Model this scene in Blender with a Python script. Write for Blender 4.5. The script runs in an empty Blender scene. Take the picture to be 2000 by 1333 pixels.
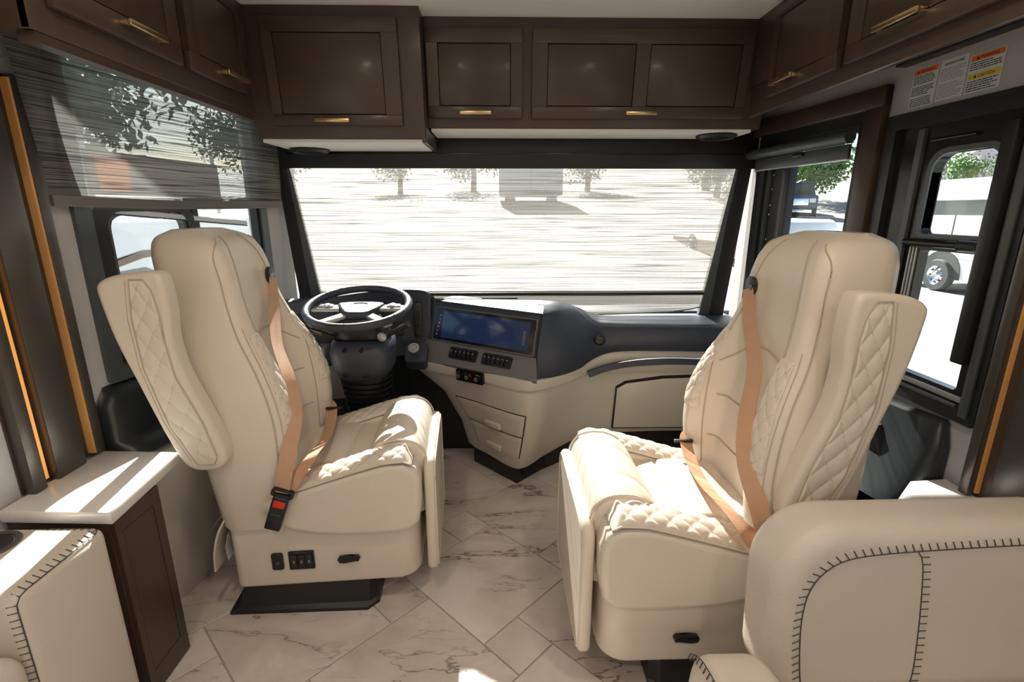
import bpy, bmesh, math, random
from mathutils import Vector, Matrix
import numpy as np
random.seed(7)
C = bpy.context.scene.collection
scene = bpy.context.scene
R = math.radians
V = Vector

# ---------------------------------------------------------------- camera, sky, sun, exposure
CAM_H = 1.33
cam_d = bpy.data.cameras.new('camera'); cam = bpy.data.objects.new('camera', cam_d); C.objects.link(cam)
cam_d.sensor_width = 36.0; cam_d.lens = 36.0 * 970 / 2000; cam_d.clip_start = 0.02; cam_d.clip_end = 600
cam.location = (0, 0, CAM_H); cam.rotation_euler = (R(90 - 14.8), 0, R(-1.2))
scene.camera = cam
vs = scene.view_settings
vs.view_transform = 'Standard'; vs.look = 'None'; vs.gamma = 1.0; vs.use_curve_mapping = False
vs.exposure = -0.38

SUN_ELEV, SUN_AZ = 35.0, 9.5        # azimuth: degrees to the left of straight ahead
w = bpy.data.worlds.new('sky'); scene.world = w; w.use_nodes = True
nt = w.node_tree; nt.nodes.clear()
sky = nt.nodes.new('ShaderNodeTexSky'); sky.sky_type = 'NISHITA'; sky.sun_disc = False
sky.sun_elevation = R(SUN_ELEV); sky.sun_rotation = R(-SUN_AZ); sky.air_density = 1.0; sky.dust_density = 2.0
bg = nt.nodes.new('ShaderNodeBackground'); bg.inputs[1].default_value = 0.32
wo = nt.nodes.new('ShaderNodeOutputWorld')
nt.links.new(sky.outputs[0], bg.inputs[0]); nt.links.new(bg.outputs[0], wo.inputs[0])
sd = bpy.data.lights.new('sun', 'SUN'); sd.energy = 54.0; sd.angle = R(0.6); sd.color = (1.0, 0.96, 0.9)
so = bpy.data.objects.new('sun', sd); C.objects.link(so)
Ld = V((-math.sin(R(SUN_AZ)) * math.cos(R(SUN_ELEV)), math.cos(R(SUN_AZ)) * math.cos(R(SUN_ELEV)), math.sin(R(SUN_ELEV))))
so.rotation_euler = Ld.to_track_quat('Z', 'Y').to_euler(); so.location = (-4, 10, 9)

# ---------------------------------------------------------------- materials
def nodemat(name):
    m = bpy.data.materials.new(name); m.use_nodes = True
    t = m.node_tree; t.nodes.clear()
    o = t.nodes.new('ShaderNodeOutputMaterial'); b = t.nodes.new('ShaderNodeBsdfPrincipled')
    t.links.new(b.outputs[0], o.inputs[0])
    return m, t, b, o
def tex_coord(t, scale=(1, 1, 1), which='Object'):
    tc = t.nodes.new('ShaderNodeTexCoord'); mp = t.nodes.new('ShaderNodeMapping')
    mp.inputs['Scale'].default_value = scale
    t.links.new(tc.outputs[which], mp.inputs[0]); return mp
def mat(name, col, rough=0.5, metal=0.0, var=0.06, vscale=(6, 6, 6), bump=0.0, bscale=(200, 200, 200), coat=0.0, spec=0.5, emit=None, estr=0.0):
    m, t, b, o = nodemat(name)
    mp = tex_coord(t, vscale); n = t.nodes.new('ShaderNodeTexNoise'); n.inputs['Scale'].default_value = 1.0; n.inputs['Detail'].default_value = 4
    t.links.new(mp.outputs[0], n.inputs[0])
    mx = t.nodes.new('ShaderNodeMix'); mx.data_type = 'RGBA'
    mx.inputs[6].default_value = tuple(c * (1 - var) for c in col) + (1,); mx.inputs[7].default_value = tuple(min(1, c * (1 + var)) for c in col) + (1,)
    t.links.new(n.outputs[0], mx.inputs[0]); t.links.new(mx.outputs[2], b.inputs['Base Color'])
    b.inputs['Roughness'].default_value = rough; b.inputs['Metallic'].default_value = metal
    b.inputs['Coat Weight'].default_value = coat; b.inputs['Coat Roughness'].default_value = 0.15
    b.inputs['Specular IOR Level'].default_value = spec
    if bump:
        mp2 = tex_coord(t, bscale); n2 = t.nodes.new('ShaderNodeTexNoise'); n2.inputs['Scale'].default_value = 1.0; n2.inputs['Detail'].default_value = 3
        t.links.new(mp2.outputs[0], n2.inputs[0])
        bp = t.nodes.new('ShaderNodeBump'); bp.inputs['Strength'].default_value = bump; bp.inputs['Distance'].default_value = 0.002
        t.links.new(n2.outputs[0], bp.inputs['Height']); t.links.new(bp.outputs[0], b.inputs['Normal'])
    if emit:
        b.inputs['Emission Color'].default_value = emit + (1,); b.inputs['Emission Strength'].default_value = estr
    return m
M = {}
M['leather'] = mat('cream_leather', (0.72, 0.63, 0.53), 0.42, var=0.03, bump=0.25, bscale=(260, 260, 260))
M['piping'] = mat('seam_thread', (0.50, 0.41, 0.31), 0.7)
M['sofa'] = mat('sofa_leather', (0.67, 0.59, 0.51), 0.45, var=0.03, bump=0.3, bscale=(220, 220, 220))
M['stitch'] = mat('dark_stitch', (0.07, 0.06, 0.055), 0.8)
M['wood'] = mat('dark_walnut', (0.062, 0.038, 0.025), 0.40, var=0.28, vscale=(3, 30, 3), bump=0.04, bscale=(10, 160, 10), coat=0.15)
M['wood_groove'] = mat('groove', (0.012, 0.008, 0.006), 0.8)
M['bronze'] = mat('bronze_laminate', (0.115, 0.10, 0.088), 0.33, metal=0.55, var=0.12, vscale=(2, 2, 120))
M['brass'] = mat('brushed_brass', (0.66, 0.47, 0.26), 0.28, metal=1.0, var=0.08)
M['ceil'] = mat('ceiling_vinyl', (0.86, 0.84, 0.81), 0.6, var=0.02)
M['wall'] = mat('wall_vinyl', (0.50, 0.48, 0.475), 0.62, var=0.05, vscale=(40, 40, 200), bump=0.3, bscale=(90, 90, 300))
M['white_panel'] = mat('white_underside', (0.78, 0.76, 0.70), 0.5, var=0.02)
M['black'] = mat('black_plastic', (0.012, 0.012, 0.013), 0.42, var=0.1, bump=0.1)
M['black_gloss'] = mat('black_gloss', (0.010, 0.010, 0.012), 0.18, var=0.1)
M['frame'] = mat('window_frame_black', (0.016, 0.018, 0.022), 0.35, var=0.1)
M['frame_grey'] = mat('window_frame_grey', (0.09, 0.10, 0.105), 0.38, metal=0.3, var=0.08)
M['dash'] = mat('dash_charcoal', (0.038, 0.044, 0.062), 0.42, var=0.08, bump=0.35, bscale=(500, 500, 500))  # charcoal, with the bluish sky sheen tinted into the base colour
M['dash_grey'] = mat('dash_grey', (0.16, 0.155, 0.15), 0.42, var=0.05, bump=0.25, bscale=(500, 500, 500))
M['cream_plastic'] = mat('cream_plastic', (0.60, 0.545, 0.465), 0.5, var=0.03, bump=0.12, bscale=(400, 400, 400))
M['side_black'] = mat('side_console_black', (0.022, 0.026, 0.029), 0.36, var=0.08)
M['screen'] = mat('screen_sky_reflection', (0.012, 0.02, 0.045), 0.10, var=0.2, emit=(0.10, 0.22, 0.62), estr=0.075)  # faint blue emission stands in for sky reflected in the display glass
M['belt'] = mat('belt_webbing', (0.56, 0.33, 0.20), 0.6, var=0.08, vscale=(40, 40, 40), bump=0.4, bscale=(300, 300, 900))
M['red'] = mat('red_button', (0.75, 0.03, 0.015), 0.4)
M['chrome'] = mat('chrome', (0.8, 0.8, 0.82), 0.15, metal=1.0)
M['silver'] = mat('silver_plastic', (0.5, 0.5, 0.5), 0.35, metal=0.5)
M['white'] = mat('white_paint', (0.8, 0.8, 0.8), 0.35, var=0.02)
M['paper'] = mat('label_paper', (0.72, 0.72, 0.70), 0.6, var=0.02)
M['orange'] = mat('label_orange', (0.85, 0.20, 0.03), 0.6)
M['yellow'] = mat('label_yellow', (0.85, 0.58, 0.05), 0.6)
M['ink'] = mat('label_ink', (0.03, 0.03, 0.03), 0.7)
M['ink_grey'] = mat('label_ink_grey', (0.36, 0.36, 0.36), 0.7)
M['grout'] = mat('grout', (0.42, 0.385, 0.35), 0.8)
M['quartz'] = mat('white_quartz', (0.80, 0.77, 0.745), 0.12, var=0.05, vscale=(90, 90, 90))
M['bolt'] = mat('bolt', (0.02, 0.02, 0.02), 0.4)
M['purple'] = mat('touch_icon', (0.3, 0.12, 0.5), 0.4, emit=(0.35, 0.15, 0.6), estr=0.25)
M['icon'] = mat('printed_icon', (0.22, 0.22, 0.22), 0.6)
M['blue'] = mat('cold_mark', (0.05, 0.15, 0.5), 0.5)
M['asphalt'] = mat('pale_concrete', (0.185, 0.178, 0.168), 0.9, var=0.1, vscale=(0.6, 0.6, 0.6))
M['rv_white'] = mat('coach_white', (0.78, 0.79, 0.80), 0.25, var=0.02)
M['rv_grey'] = mat('coach_grey', (0.20, 0.19, 0.19), 0.3)
M['rv_brown'] = mat('coach_brown', (0.16, 0.09, 0.065), 0.3)
M['rv_glass'] = mat('coach_glass', (0.06, 0.075, 0.07), 0.08)
M['tyre'] = mat('tyre', (0.035, 0.035, 0.035), 0.85)
M['navy'] = mat('navy_paint', (0.035, 0.05, 0.10), 0.25)
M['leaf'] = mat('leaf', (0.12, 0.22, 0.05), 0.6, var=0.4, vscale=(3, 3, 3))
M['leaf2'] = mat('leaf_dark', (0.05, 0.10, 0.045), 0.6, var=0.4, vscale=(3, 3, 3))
M['bark'] = mat('bark', (0.12, 0.08, 0.05), 0.9)
M['bldg'] = mat('building_wall', (0.30, 0.36, 0.45), 0.7)
M['roof'] = mat('building_roof', (0.12, 0.10, 0.14), 0.7)
M['led'] = mat('led_strip', (0.7, 0.36, 0.10), 0.5, emit=(1.0, 0.42, 0.09), estr=0.75)
M['led_dim'] = mat('led_edge', (0.55, 0.28, 0.10), 0.45, emit=(1.0, 0.42, 0.08), estr=0.07)
M['lens'] = mat('lamp_lens', (0.9, 0.9, 0.85), 0.4, emit=(1.0, 0.90, 0.75), estr=4.0)
M['sign_grey'] = mat('banner_grey', (0.22, 0.15, 0.13), 0.7)

def marble():
    m, t, b, o = nodemat('marble_tile')
    geo = t.nodes.new('ShaderNodeNewGeometry'); oi = t.nodes.new('ShaderNodeObjectInfo')
    ad = t.nodes.new('ShaderNodeVectorMath'); ad.operation = 'MULTIPLY_ADD'
    cb = t.nodes.new('ShaderNodeCombineXYZ')
    for k in range(3):
        mm = t.nodes.new('ShaderNodeMath'); mm.operation = 'MULTIPLY'; mm.inputs[1].default_value = (37.0, 91.0, 53.0)[k]
        t.links.new(oi.outputs['Random'], mm.inputs[0]); t.links.new(mm.outputs[0], cb.inputs[k])
    ad.inputs[1].default_value = (1, 1, 1)
    t.links.new(geo.outputs['Position'], ad.inputs[0]); t.links.new(cb.outputs[0], ad.inputs[2])
    vmap = t.nodes.new('ShaderNodeMapping'); vmap.inputs['Rotation'].default_value = (0, 0, 0.5); vmap.inputs['Scale'].default_value = (0.55, 1.9, 1.0)
    t.links.new(ad.outputs[0], vmap.inputs[0])
    def noise(scale, detail, dist, rough=0.55, src=None):
        n = t.nodes.new('ShaderNodeTexNoise'); n.inputs['Scale'].default_value = scale; n.inputs['Detail'].default_value = detail
        n.inputs['Distortion'].default_value = dist; n.inputs['Roughness'].default_value = rough
        t.links.new((src or ad).outputs[0], n.inputs[0]); return n
    def math_(op, a, bv=None):
        n = t.nodes.new('ShaderNodeMath'); n.operation = op
        t.links.new(a, n.inputs[0])
        if bv is not None:
            if hasattr(bv, 'links'): t.links.new(bv, n.inputs[1])
            else: n.inputs[1].default_value = bv
        return n.outputs[0]
    def ramp(a, lo, hi, x0, x1):
        n = t.nodes.new('ShaderNodeMapRange'); n.inputs[1].default_value = lo; n.inputs[2].default_value = hi
        n.inputs[3].default_value = x0; n.inputs[4].default_value = x1; t.links.new(a, n.inputs[0]); return n.outputs[0]
    v1 = math_('ABSOLUTE', math_('SUBTRACT', noise(1.3, 7, 0.25, 0.58, vmap).outputs[0], 0.5))
    l1 = ramp(v1, 0.0, 0.006, 0.85, 0.0)
    msk = ramp(noise(2.0, 2, 0.0).outputs[0], 0.42, 0.56, 0.0, 1.0)
    l1 = math_('MULTIPLY', l1, msk)
    v2 = math_('ABSOLUTE', math_('SUBTRACT', noise(2.4, 6, 0.4, 0.60, vmap).outputs[0], 0.52))
    l2 = math_('MULTIPLY', ramp(v2, 0.0, 0.010, 0.45, 0.0), ramp(noise(3.3, 2, 0.5).outputs[0], 0.5, 0.65, 0.0, 1.0))
    vein = math_('MINIMUM', math_('ADD', l1, l2), 1.0)
    halo = math_('MULTIPLY', ramp(v1, 0.0, 0.07, 0.5, 0.0), msk)
    mx0 = t.nodes.new('ShaderNodeMix'); mx0.data_type = 'RGBA'
    mx0.inputs[6].default_value = (0.74, 0.665, 0.62, 1); mx0.inputs[7].default_value = (0.58, 0.50, 0.435, 1)
    t.links.new(ramp(noise(3.0, 5, 0.8).outputs[0], 0.42, 0.68, 0.0, 1.0), mx0.inputs[0])
    mx1 = t.nodes.new('ShaderNodeMix'); mx1.data_type = 'RGBA'; mx1.inputs[7].default_value = (0.46, 0.38, 0.33, 1)
    t.links.new(mx0.outputs[2], mx1.inputs[6]); t.links.new(halo, mx1.inputs[0])
    mx2 = t.nodes.new('ShaderNodeMix'); mx2.data_type = 'RGBA'; mx2.inputs[7].default_value = (0.10, 0.075, 0.065, 1)
    t.links.new(mx1.outputs[2], mx2.inputs[6]); t.links.new(vein, mx2.inputs[0])
    t.links.new(mx2.outputs[2], b.inputs['Base Color'])
    b.inputs['Roughness'].default_value = 0.26
    return m
M['marble'] = marble()

def glass(name, tint=(0.93, 0.97, 0.96), refl=0.06):
    m = bpy.data.materials.new(name); m.use_nodes = True; t = m.node_tree; t.nodes.clear()
    o = t.nodes.new('ShaderNodeOutputMaterial'); tr = t.nodes.new('ShaderNodeBsdfTransparent'); gl = t.nodes.new('ShaderNodeBsdfGlossy')
    n = t.nodes.new('ShaderNodeTexNoise'); n.inputs['Scale'].default_value = 3
    mr = t.nodes.new('ShaderNodeMapRange'); mr.inputs[3].default_value = refl * 0.8; mr.inputs[4].default_value = refl * 1.2
    t.links.new(n.outputs[0], mr.inputs[0])
    tr.inputs[0].default_value = tint + (1,); gl.inputs['Roughness'].default_value = 0.02
    mx = t.nodes.new('ShaderNodeMixShader')
    t.links.new(mr.outputs[0], mx.inputs[0]); t.links.new(tr.outputs[0], mx.inputs[1]); t.links.new(gl.outputs[0], mx.inputs[2]); t.links.new(mx.outputs[0], o.inputs[0])
    return m
M['glass'] = glass('clear_glass')
M['glass_tint'] = glass('tinted_glass', (0.62, 0.68, 0.66), 0.08)

def weave(name, thread, dark, openness, transl, vert=620.0, horiz=4.0, slit=0.5, axis_h=0):
    """woven solar-screen cloth: horizontal threads of uneven thickness, real see-through gaps"""
    m = bpy.data.materials.new(name); m.use_nodes = True; t = m.node_tree; t.nodes.clear()
    o = t.nodes.new('ShaderNodeOutputMaterial')
    mp = tex_coord(t, (horiz, horiz, vert * 0.16))
    n = t.nodes.new('ShaderNodeTexNoise'); n.inputs['Scale'].default_value = 1.0; n.inputs['Detail'].default_value = 3.0
    t.links.new(mp.outputs[0], n.inputs[0])
    mp2 = tex_coord(t, (horiz * 0.5, horiz * 0.5, vert * 0.10)); n2 = t.nodes.new('ShaderNodeTexNoise'); n2.inputs['Scale'].default_value = 1.0; n2.inputs['Detail'].default_value = 1.0
    t.links.new(mp2.outputs[0], n2.inputs[0])
    gap = t.nodes.new('ShaderNodeMapRange'); gap.inputs[1].default_value = 0.35; gap.inputs[2].default_value = 0.65
    gap.inputs[3].default_value = openness * 0.75; gap.inputs[4].default_value = openness * 1.25
    t.links.new(n.outputs[0], gap.inputs[0])
    ab = t.nodes.new('ShaderNodeMath'); ab.operation = 'SUBTRACT'; ab.inputs[1].default_value = slit; t.links.new(n2.outputs[0], ab.inputs[0])
    ab2 = t.nodes.new('ShaderNodeMath'); ab2.operation = 'ABSOLUTE'; t.links.new(ab.outputs[0], ab2.inputs[0])
    ln = t.nodes.new('ShaderNodeMapRange'); ln.inputs[1].default_value = 0.0; ln.inputs[2].default_value = 0.085; ln.inputs[3].default_value = 1.0; ln.inputs[4].default_value = 0.0
    t.links.new(ab2.outputs[0], ln.inputs[0])
    col = t.nodes.new('ShaderNodeMix'); col.data_type = 'RGBA'; col.inputs[6].default_value = thread + (1,); col.inputs[7].default_value = dark + (1,)
    t.links.new(ln.outputs[0], col.inputs[0])
    # dark threads let less light through
    g2 = t.nodes.new('ShaderNodeMath'); g2.operation = 'MULTIPLY_ADD'; g2.inputs[1].default_value = -openness * 0.8
    t.links.new(ln.outputs[0], g2.inputs[0]); t.links.new(gap.outputs[0], g2.inputs[2])
    g3 = t.nodes.new('ShaderNodeMath'); g3.operation = 'MAXIMUM'; g3.inputs[1].default_value = 0.02
    t.links.new(g2.outputs[0], g3.inputs[0])
    df = t.nodes.new('ShaderNodeBsdfDiffuse'); tl = t.nodes.new('ShaderNodeBsdfTranslucent'); tr = t.nodes.new('ShaderNodeBsdfTransparent')
    t.links.new(col.outputs[2], df.inputs[0]); t.links.new(col.outputs[2], tl.inputs[0])
    m1 = t.nodes.new('ShaderNodeMixShader'); m1.inputs[0].default_value = transl
    t.links.new(df.outputs[0], m1.inputs[1]); t.links.new(tl.outputs[0], m1.inputs[2])
    m2 = t.nodes.new('ShaderNodeMixShader'); t.links.new(g3.outputs[0], m2.inputs[0])
    t.links.new(m1.outputs[0], m2.inputs[1]); t.links.new(tr.outputs[0], m2.inputs[2]); t.links.new(m2.outputs[0], o.inputs[0])
    return m
M['shade_front'] = weave('solar_screen_pale', (0.15, 0.143, 0.128), (0.05, 0.047, 0.044), 0.36, 0.40, 1900.0, 2.2)
M['shade_side'] = weave('solar_screen_grey', (0.27, 0.26, 0.24), (0.05, 0.05, 0.05), 0.28, 0.35, 1500.0, 3.0)
M['shade_hem'] = mat('shade_hem_cloth', (0.17, 0.16, 0.145), 0.8, var=0.35, vscale=(4, 4, 160))

# ---------------------------------------------------------------- helpers
ROOTLOC = {}
def link(name, me, parent=None, smooth=False):
    o = bpy.data.objects.new(name, me); C.objects.link(o)
    if smooth:
        for p in me.polygons: p.use_smooth = True
    if parent is not None: adopt(o, parent)
    return o
def adopt(o, parent):
    o.parent = parent
    top = parent
    while top.parent is not None: top = top.parent
    if top.name in ROOTLOC and parent is top:      # world-modelled things: undo the root's shift
        o.matrix_parent_inverse = Matrix.Translation(-ROOTLOC[top.name])
def build(name, bm, m, parent=None, smooth=False, recalc=True):
    if recalc: bmesh.ops.recalc_face_normals(bm, faces=bm.faces[:])
    me = bpy.data.meshes.new(name); bm.to_mesh(me); bm.free(); me.materials.append(m)
    return link(name, me, parent, smooth)
def smooth_by_angle(o, ang=40):
    me = o.data
    for p in me.polygons: p.use_smooth = True
    try: me.set_sharp_from_angle(angle=R(ang))
    except Exception: pass
    return o
def thing(name, label, cat, loc=(0, 0, 0), group=None, world=True, rotz=0.0):
    o = bpy.data.objects.new(name, None); C.objects.link(o); o.empty_display_size = 0.1
    o.location = loc; o.rotation_euler = (0, 0, rotz)
    o['label'] = label; o['category'] = cat
    if group: o['group'] = group
    if world: ROOTLOC[o.name] = V(loc)
    return o
def tag(o, label, cat, group=None):
    o['label'] = label; o['category'] = cat
    if group: o['group'] = group
    return o
def struct(o, label=None):
    o['kind'] = 'structure'
    if label: o['label'] = label
    return o
class Fr:
    """a local frame: origin o, axes u (width), v (up), n (out)"""
    def __init__(s, o, u, v, n=None):
        s.o = V(o); s.u = V(u).normalized(); s.v = V(v).normalized()
        s.n = V(n).normalized() if n is not None else s.u.cross(s.v).normalized()
    def p(s, a, b, c=0.0): return s.o + s.u * a + s.v * b + s.n * c
W0 = Fr((0, 0, 0), (1, 0, 0), (0, 1, 0), (0, 0, 1))
def add_box(bm, f, a0, a1, b0, b1, c0, c1, bevel=0.0, segs=2):
    vs_ = [bm.verts.new(f.p(a, b, c)) for a in (a0, a1) for b in (b0, b1) for c in (c0, c1)]
    idx = [(0, 1, 3, 2), (4, 6, 7, 5), (0, 4, 5, 1), (2, 3, 7, 6), (0, 2, 6, 4), (1, 5, 7, 3)]
    fs = [bm.faces.new([vs_[i] for i in q]) for q in idx]
    if bevel > 0:
        es = set(e for fc in fs for e in fc.edges)
        bmesh.ops.bevel(bm, geom=list(es), offset=bevel, segments=segs, profile=0.5, affect='EDGES')
def box(name, x0, x1, y0, y1, z0, z1, m, parent=None, bevel=0.0, segs=2, f=W0):
    bm = bmesh.new(); add_box(bm, f, x0, x1, y0, y1, z0, z1, bevel, segs)
    o = build(name, bm, m, parent)
    if bevel > 0: smooth_by_angle(o, 35)
    return o
def add_prism(bm, f, poly, c0, c1, bevel=0.0, segs=2):
    a = [bm.verts.new(f.p(x, y, c0)) for x, y in poly]; b = [bm.verts.new(f.p(x, y, c1)) for x, y in poly]
    n = len(poly); fs = []
    fs.append(bm.faces.new(a[::-1])); fs.append(bm.faces.new(b))
    for i in range(n): fs.append(bm.faces.new((a[i], a[(i + 1) % n], b[(i + 1) % n], b[i])))
    if bevel > 0:
        es = set(list(fs[0].edges) + list(fs[1].edges))
        bmesh.ops.bevel(bm, geom=list(es), offset=bevel, segments=segs, profile=0.5, affect='EDGES', clamp_overlap=True)
def inset(poly, d):
    n = len(poly); area = sum(poly[i][0] * poly[(i + 1) % n][1] - poly[(i + 1) % n][0] * poly[i][1] for i in range(n))
    sg = 1 if area > 0 else -1; out = []
    for i in range(n):
        ax, ay = poly[i][0] - poly[i - 1][0], poly[i][1] - poly[i - 1][1]; bx_, by_ = poly[(i + 1) % n][0] - poly[i][0], poly[(i + 1) % n][1] - poly[i][1]
        la, lb = math.hypot(ax, ay) or 1, math.hypot(bx_, by_) or 1
        n1 = (-ay / la * sg, ax / la * sg); n2 = (-by_ / lb * sg, bx_ / lb * sg)
        mx_, my_ = n1[0] + n2[0], n1[1] + n2[1]; l = math.hypot(mx_, my_) or 1; mx_ /= l; my_ /= l
        k = d / max(.6, mx_ * n1[0] + my_ * n1[1]); out.append((poly[i][0] + mx_ * k, poly[i][1] + my_ * k))
    return out
def prism(name, f, poly, c0, c1, m, parent=None, bevel=0.0, segs=3, ang=40):
    bm = bmesh.new()
    if bevel >= .012 and len(poly) >= 12:              # soft edge: stacked insets, never overlapping
        lo, hi = min(c0, c1), max(c0, c1); lev_ = []
        for k in range(segs + 2):
            a = math.pi / 2 * k / (segs + 1); lev_.append((bevel * (1 - math.sin(a)), bevel * (1 - math.cos(a))))
        seq = [(bevel + .004, lo)] + [(d, lo + h) for d, h in lev_] + [(d, hi - h) for d, h in lev_[::-1]] + [(bevel + .004, hi)]
        rows = [[bm.verts.new(f.p(x, y, c)) for x, y in inset(poly, d)] for d, c in seq]
        n = len(poly)
        for a, b in zip(rows[:-1], rows[1:]):
            for i in range(n): bm.faces.new((a[i], a[(i + 1) % n], b[(i + 1) % n], b[i]))
        bm.faces.new(rows[0][::-1]); bm.faces.new(rows[-1])
    else: add_prism(bm, f, poly, c0, c1, bevel, segs)
    bmesh.ops.triangulate(bm, faces=[fc for fc in bm.faces if len(fc.verts) > 4])
    o = smooth_by_angle(build(name, bm, m, parent), ang)
    if bevel >= .012 and len(poly) >= 12:
        nn_ = f.n
        for p in o.data.polygons:
            if abs(p.normal.dot(nn_)) > .9999: p.use_smooth = False
    return o
def rrect(x0, x1, y0, y1, r, n=5):
    out = []
    rr = r if isinstance(r, (list, tuple)) else (r,) * 4
    for (cx, cy, a0, q) in ((x1, y0, -90, 0), (x1, y1, 0, 1), (x0, y1, 90, 2), (x0, y0, 180, 3)):
        r_ = rr[q]; sx = -1 if cx == x1 else 1; sy = -1 if cy == y1 else 1
        for i in range(n + 1):
            a = R(a0 + 90 * i / n); out.append((cx + sx * r_ + r_ * math.cos(a), cy + sy * r_ + r_ * math.sin(a)))
    return out
def add_ring_frame(bm, f, outer, inner, c0, c1):
    """a frame between two equally long outlines, from depth c0 to c1"""
    n = len(outer)
    A = [bm.verts.new(f.p(x, y, c0)) for x, y in outer]; B = [bm.verts.new(f.p(x, y, c1)) for x, y in outer]
    A2 = [bm.verts.new(f.p(x, y, c0)) for x, y in inner]; B2 = [bm.verts.new(f.p(x, y, c1)) for x, y in inner]
    for i in range(n):
        j = (i + 1) % n
        for q in ((A[i], A[j], B[j], B[i]), (A2[j], A2[i], B2[i], B2[j]), (B[i], B[j], B2[j], B2[i]), (A[j], A[i], A2[i], A2[j])):
            bm.faces.new(q)
def ring_frame(name, f, outer, inner, c0, c1, m, parent=None):
    bm = bmesh.new(); add_ring_frame(bm, f, outer, inner, c0, c1); return smooth_by_angle(build(name, bm, m, parent), 30)
def add_tube(bm, pts, r, n=8, closed=False):
    pts = [V(p) for p in pts]; N = len(pts); rings = []
    up = V((0.13, 0.21, 0.97))
    for i, p in enumerate(pts):
        if closed: d = pts[(i + 1) % N] - pts[i - 1]
        else: d = pts[min(i + 1, N - 1)] - pts[max(i - 1, 0)]
        d.normalize(); s = d.cross(up)
        if s.length < 1e-4: s = d.cross(V((1, 0, 0)))
        s.normalize(); t = s.cross(d).normalized()
        rr = r[i] if isinstance(r, (list, tuple)) else r
        rings.append([bm.verts.new(p + (s * math.cos(2 * math.pi * k / n) + t * math.sin(2 * math.pi * k / n)) * rr) for k in range(n)])
    for i in range(N if closed else N - 1):
        a, b = rings[i], rings[(i + 1) % N]
        for k in range(n): bm.faces.new((a[k], a[(k + 1) % n], b[(k + 1) % n], b[k]))
    if not closed:
        bm.faces.new(rings[0][::-1]); bm.faces.new(rings[-1])
def tube(name, pts, r, m, parent=None, n=8, closed=False):
    bm = bmesh.new(); add_tube(bm, pts, r, n, closed); return smooth_by_angle(build(name, bm, m, parent), 50)
def add_lathe(bm, f, prof, n=32):
    """profile (radius, height along n) turned round f.n"""
    rings = []
    for r, h in prof:
        if r < 1e-6: rings.append([bm.verts.new(f.p(0, 0, h))] * n)
        else: rings.append([bm.verts.new(f.p(r * math.cos(2 * math.pi * k / n), r * math.sin(2 * math.pi * k / n), h)) for k in range(n)])
    for a, b in zip(rings[:-1], rings[1:]):
        for k in range(n):
            q = [a[k], a[(k + 1) % n], b[(k + 1) % n], b[k]]
            q = list(dict.fromkeys(q))
            if len(q) >= 3: bm.faces.new(q)
def lathe(name, f, prof, m, parent=None, n=32, ang=40):
    bm = bmesh.new(); add_lathe(bm, f, prof, n); return smooth_by_angle(build(name, bm, m, parent), ang)
def catmull(ctrl, n):
    P = [np.array(p, float) for p in ctrl]; P = [2 * P[0] - P[1]] + P + [2 * P[-1] - P[-2]]
    segs = len(ctrl) - 1; out = []
    for i in range(n):
        t = i / (n - 1) * segs; k = min(int(t), segs - 1); t -= k
        a, b, c, d = P[k], P[k + 1], P[k + 2], P[k + 3]
        out.append(0.5 * ((2 * b) + (-a + c) * t + (2 * a - 5 * b + 4 * c - d) * t * t + (-a + 3 * b - 3 * c + d) * t ** 3))
    return [V(o) for o in out]
def catmull_loop(ctrl, n):
    m_ = len(ctrl); full = catmull(ctrl[-2:] + ctrl + ctrl[:3], (m_ + 4) * 8 + 1)
    loop = full[16:16 + m_ * 8]
    return [loop[int(i * len(loop) / n)] for i in range(n)]
def loft(name, paths, m, parent=None, closed=False, caps=False, ang=60):
    bm = bmesh.new(); rows = [[bm.verts.new(p) for p in path] for path in paths]
    n = len(rows[0])
    for a, b in zip(rows[:-1], rows[1:]):
        for k in range(n if closed else n - 1):
            j = (k + 1) % n; bm.faces.new((a[k], a[j], b[j], b[k]))
    if caps: bm.faces.new(rows[0][::-1]); bm.faces.new(rows[-1])
    bmesh.ops.remove_doubles(bm, verts=bm.verts[:], dist=1e-5)
    return smooth_by_angle(build(name, bm, m, parent), ang)
def ribbon(name, pts, wid, width, thick, m, parent=None):
    """a strap: centre points, the direction of its width at each, width and thickness"""
    bm = bmesh.new(); rows = []
    pts = [V(p) for p in pts]
    for i, p in enumerate(pts):
        d = (pts[min(i + 1, len(pts) - 1)] - pts[max(i - 1, 0)]).normalized()
        wv = V(wid[i]); wv = (wv - d * wv.dot(d)).normalized(); nn = d.cross(wv)
        rows.append([bm.verts.new(p + wv * (sx * width / 2) + nn * (sy * thick / 2)) for sx, sy in ((-1, -1), (1, -1), (1, 1), (-1, 1))])
    for a, b in zip(rows[:-1], rows[1:]):
        for k in range(4): bm.faces.new((a[k], a[(k + 1) % 4], b[(k + 1) % 4], b[k]))
    bm.faces.new(rows[0]); bm.faces.new(rows[-1])
    return smooth_by_angle(build(name, bm, m, parent), 40)
def cube_round(name, x0, x1, y0, y1, z0, z1, r, m, parent=None, segs=4, f=W0, puff=0.0):
    """upholstered block: rounded box whose faces swell a little"""
    bm = bmesh.new(); add_box(bm, f, x0, x1, y0, y1, z0, z1, r, segs)
    o = build(name, bm, m, parent); smooth_by_angle(o, 80)
    return o
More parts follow.
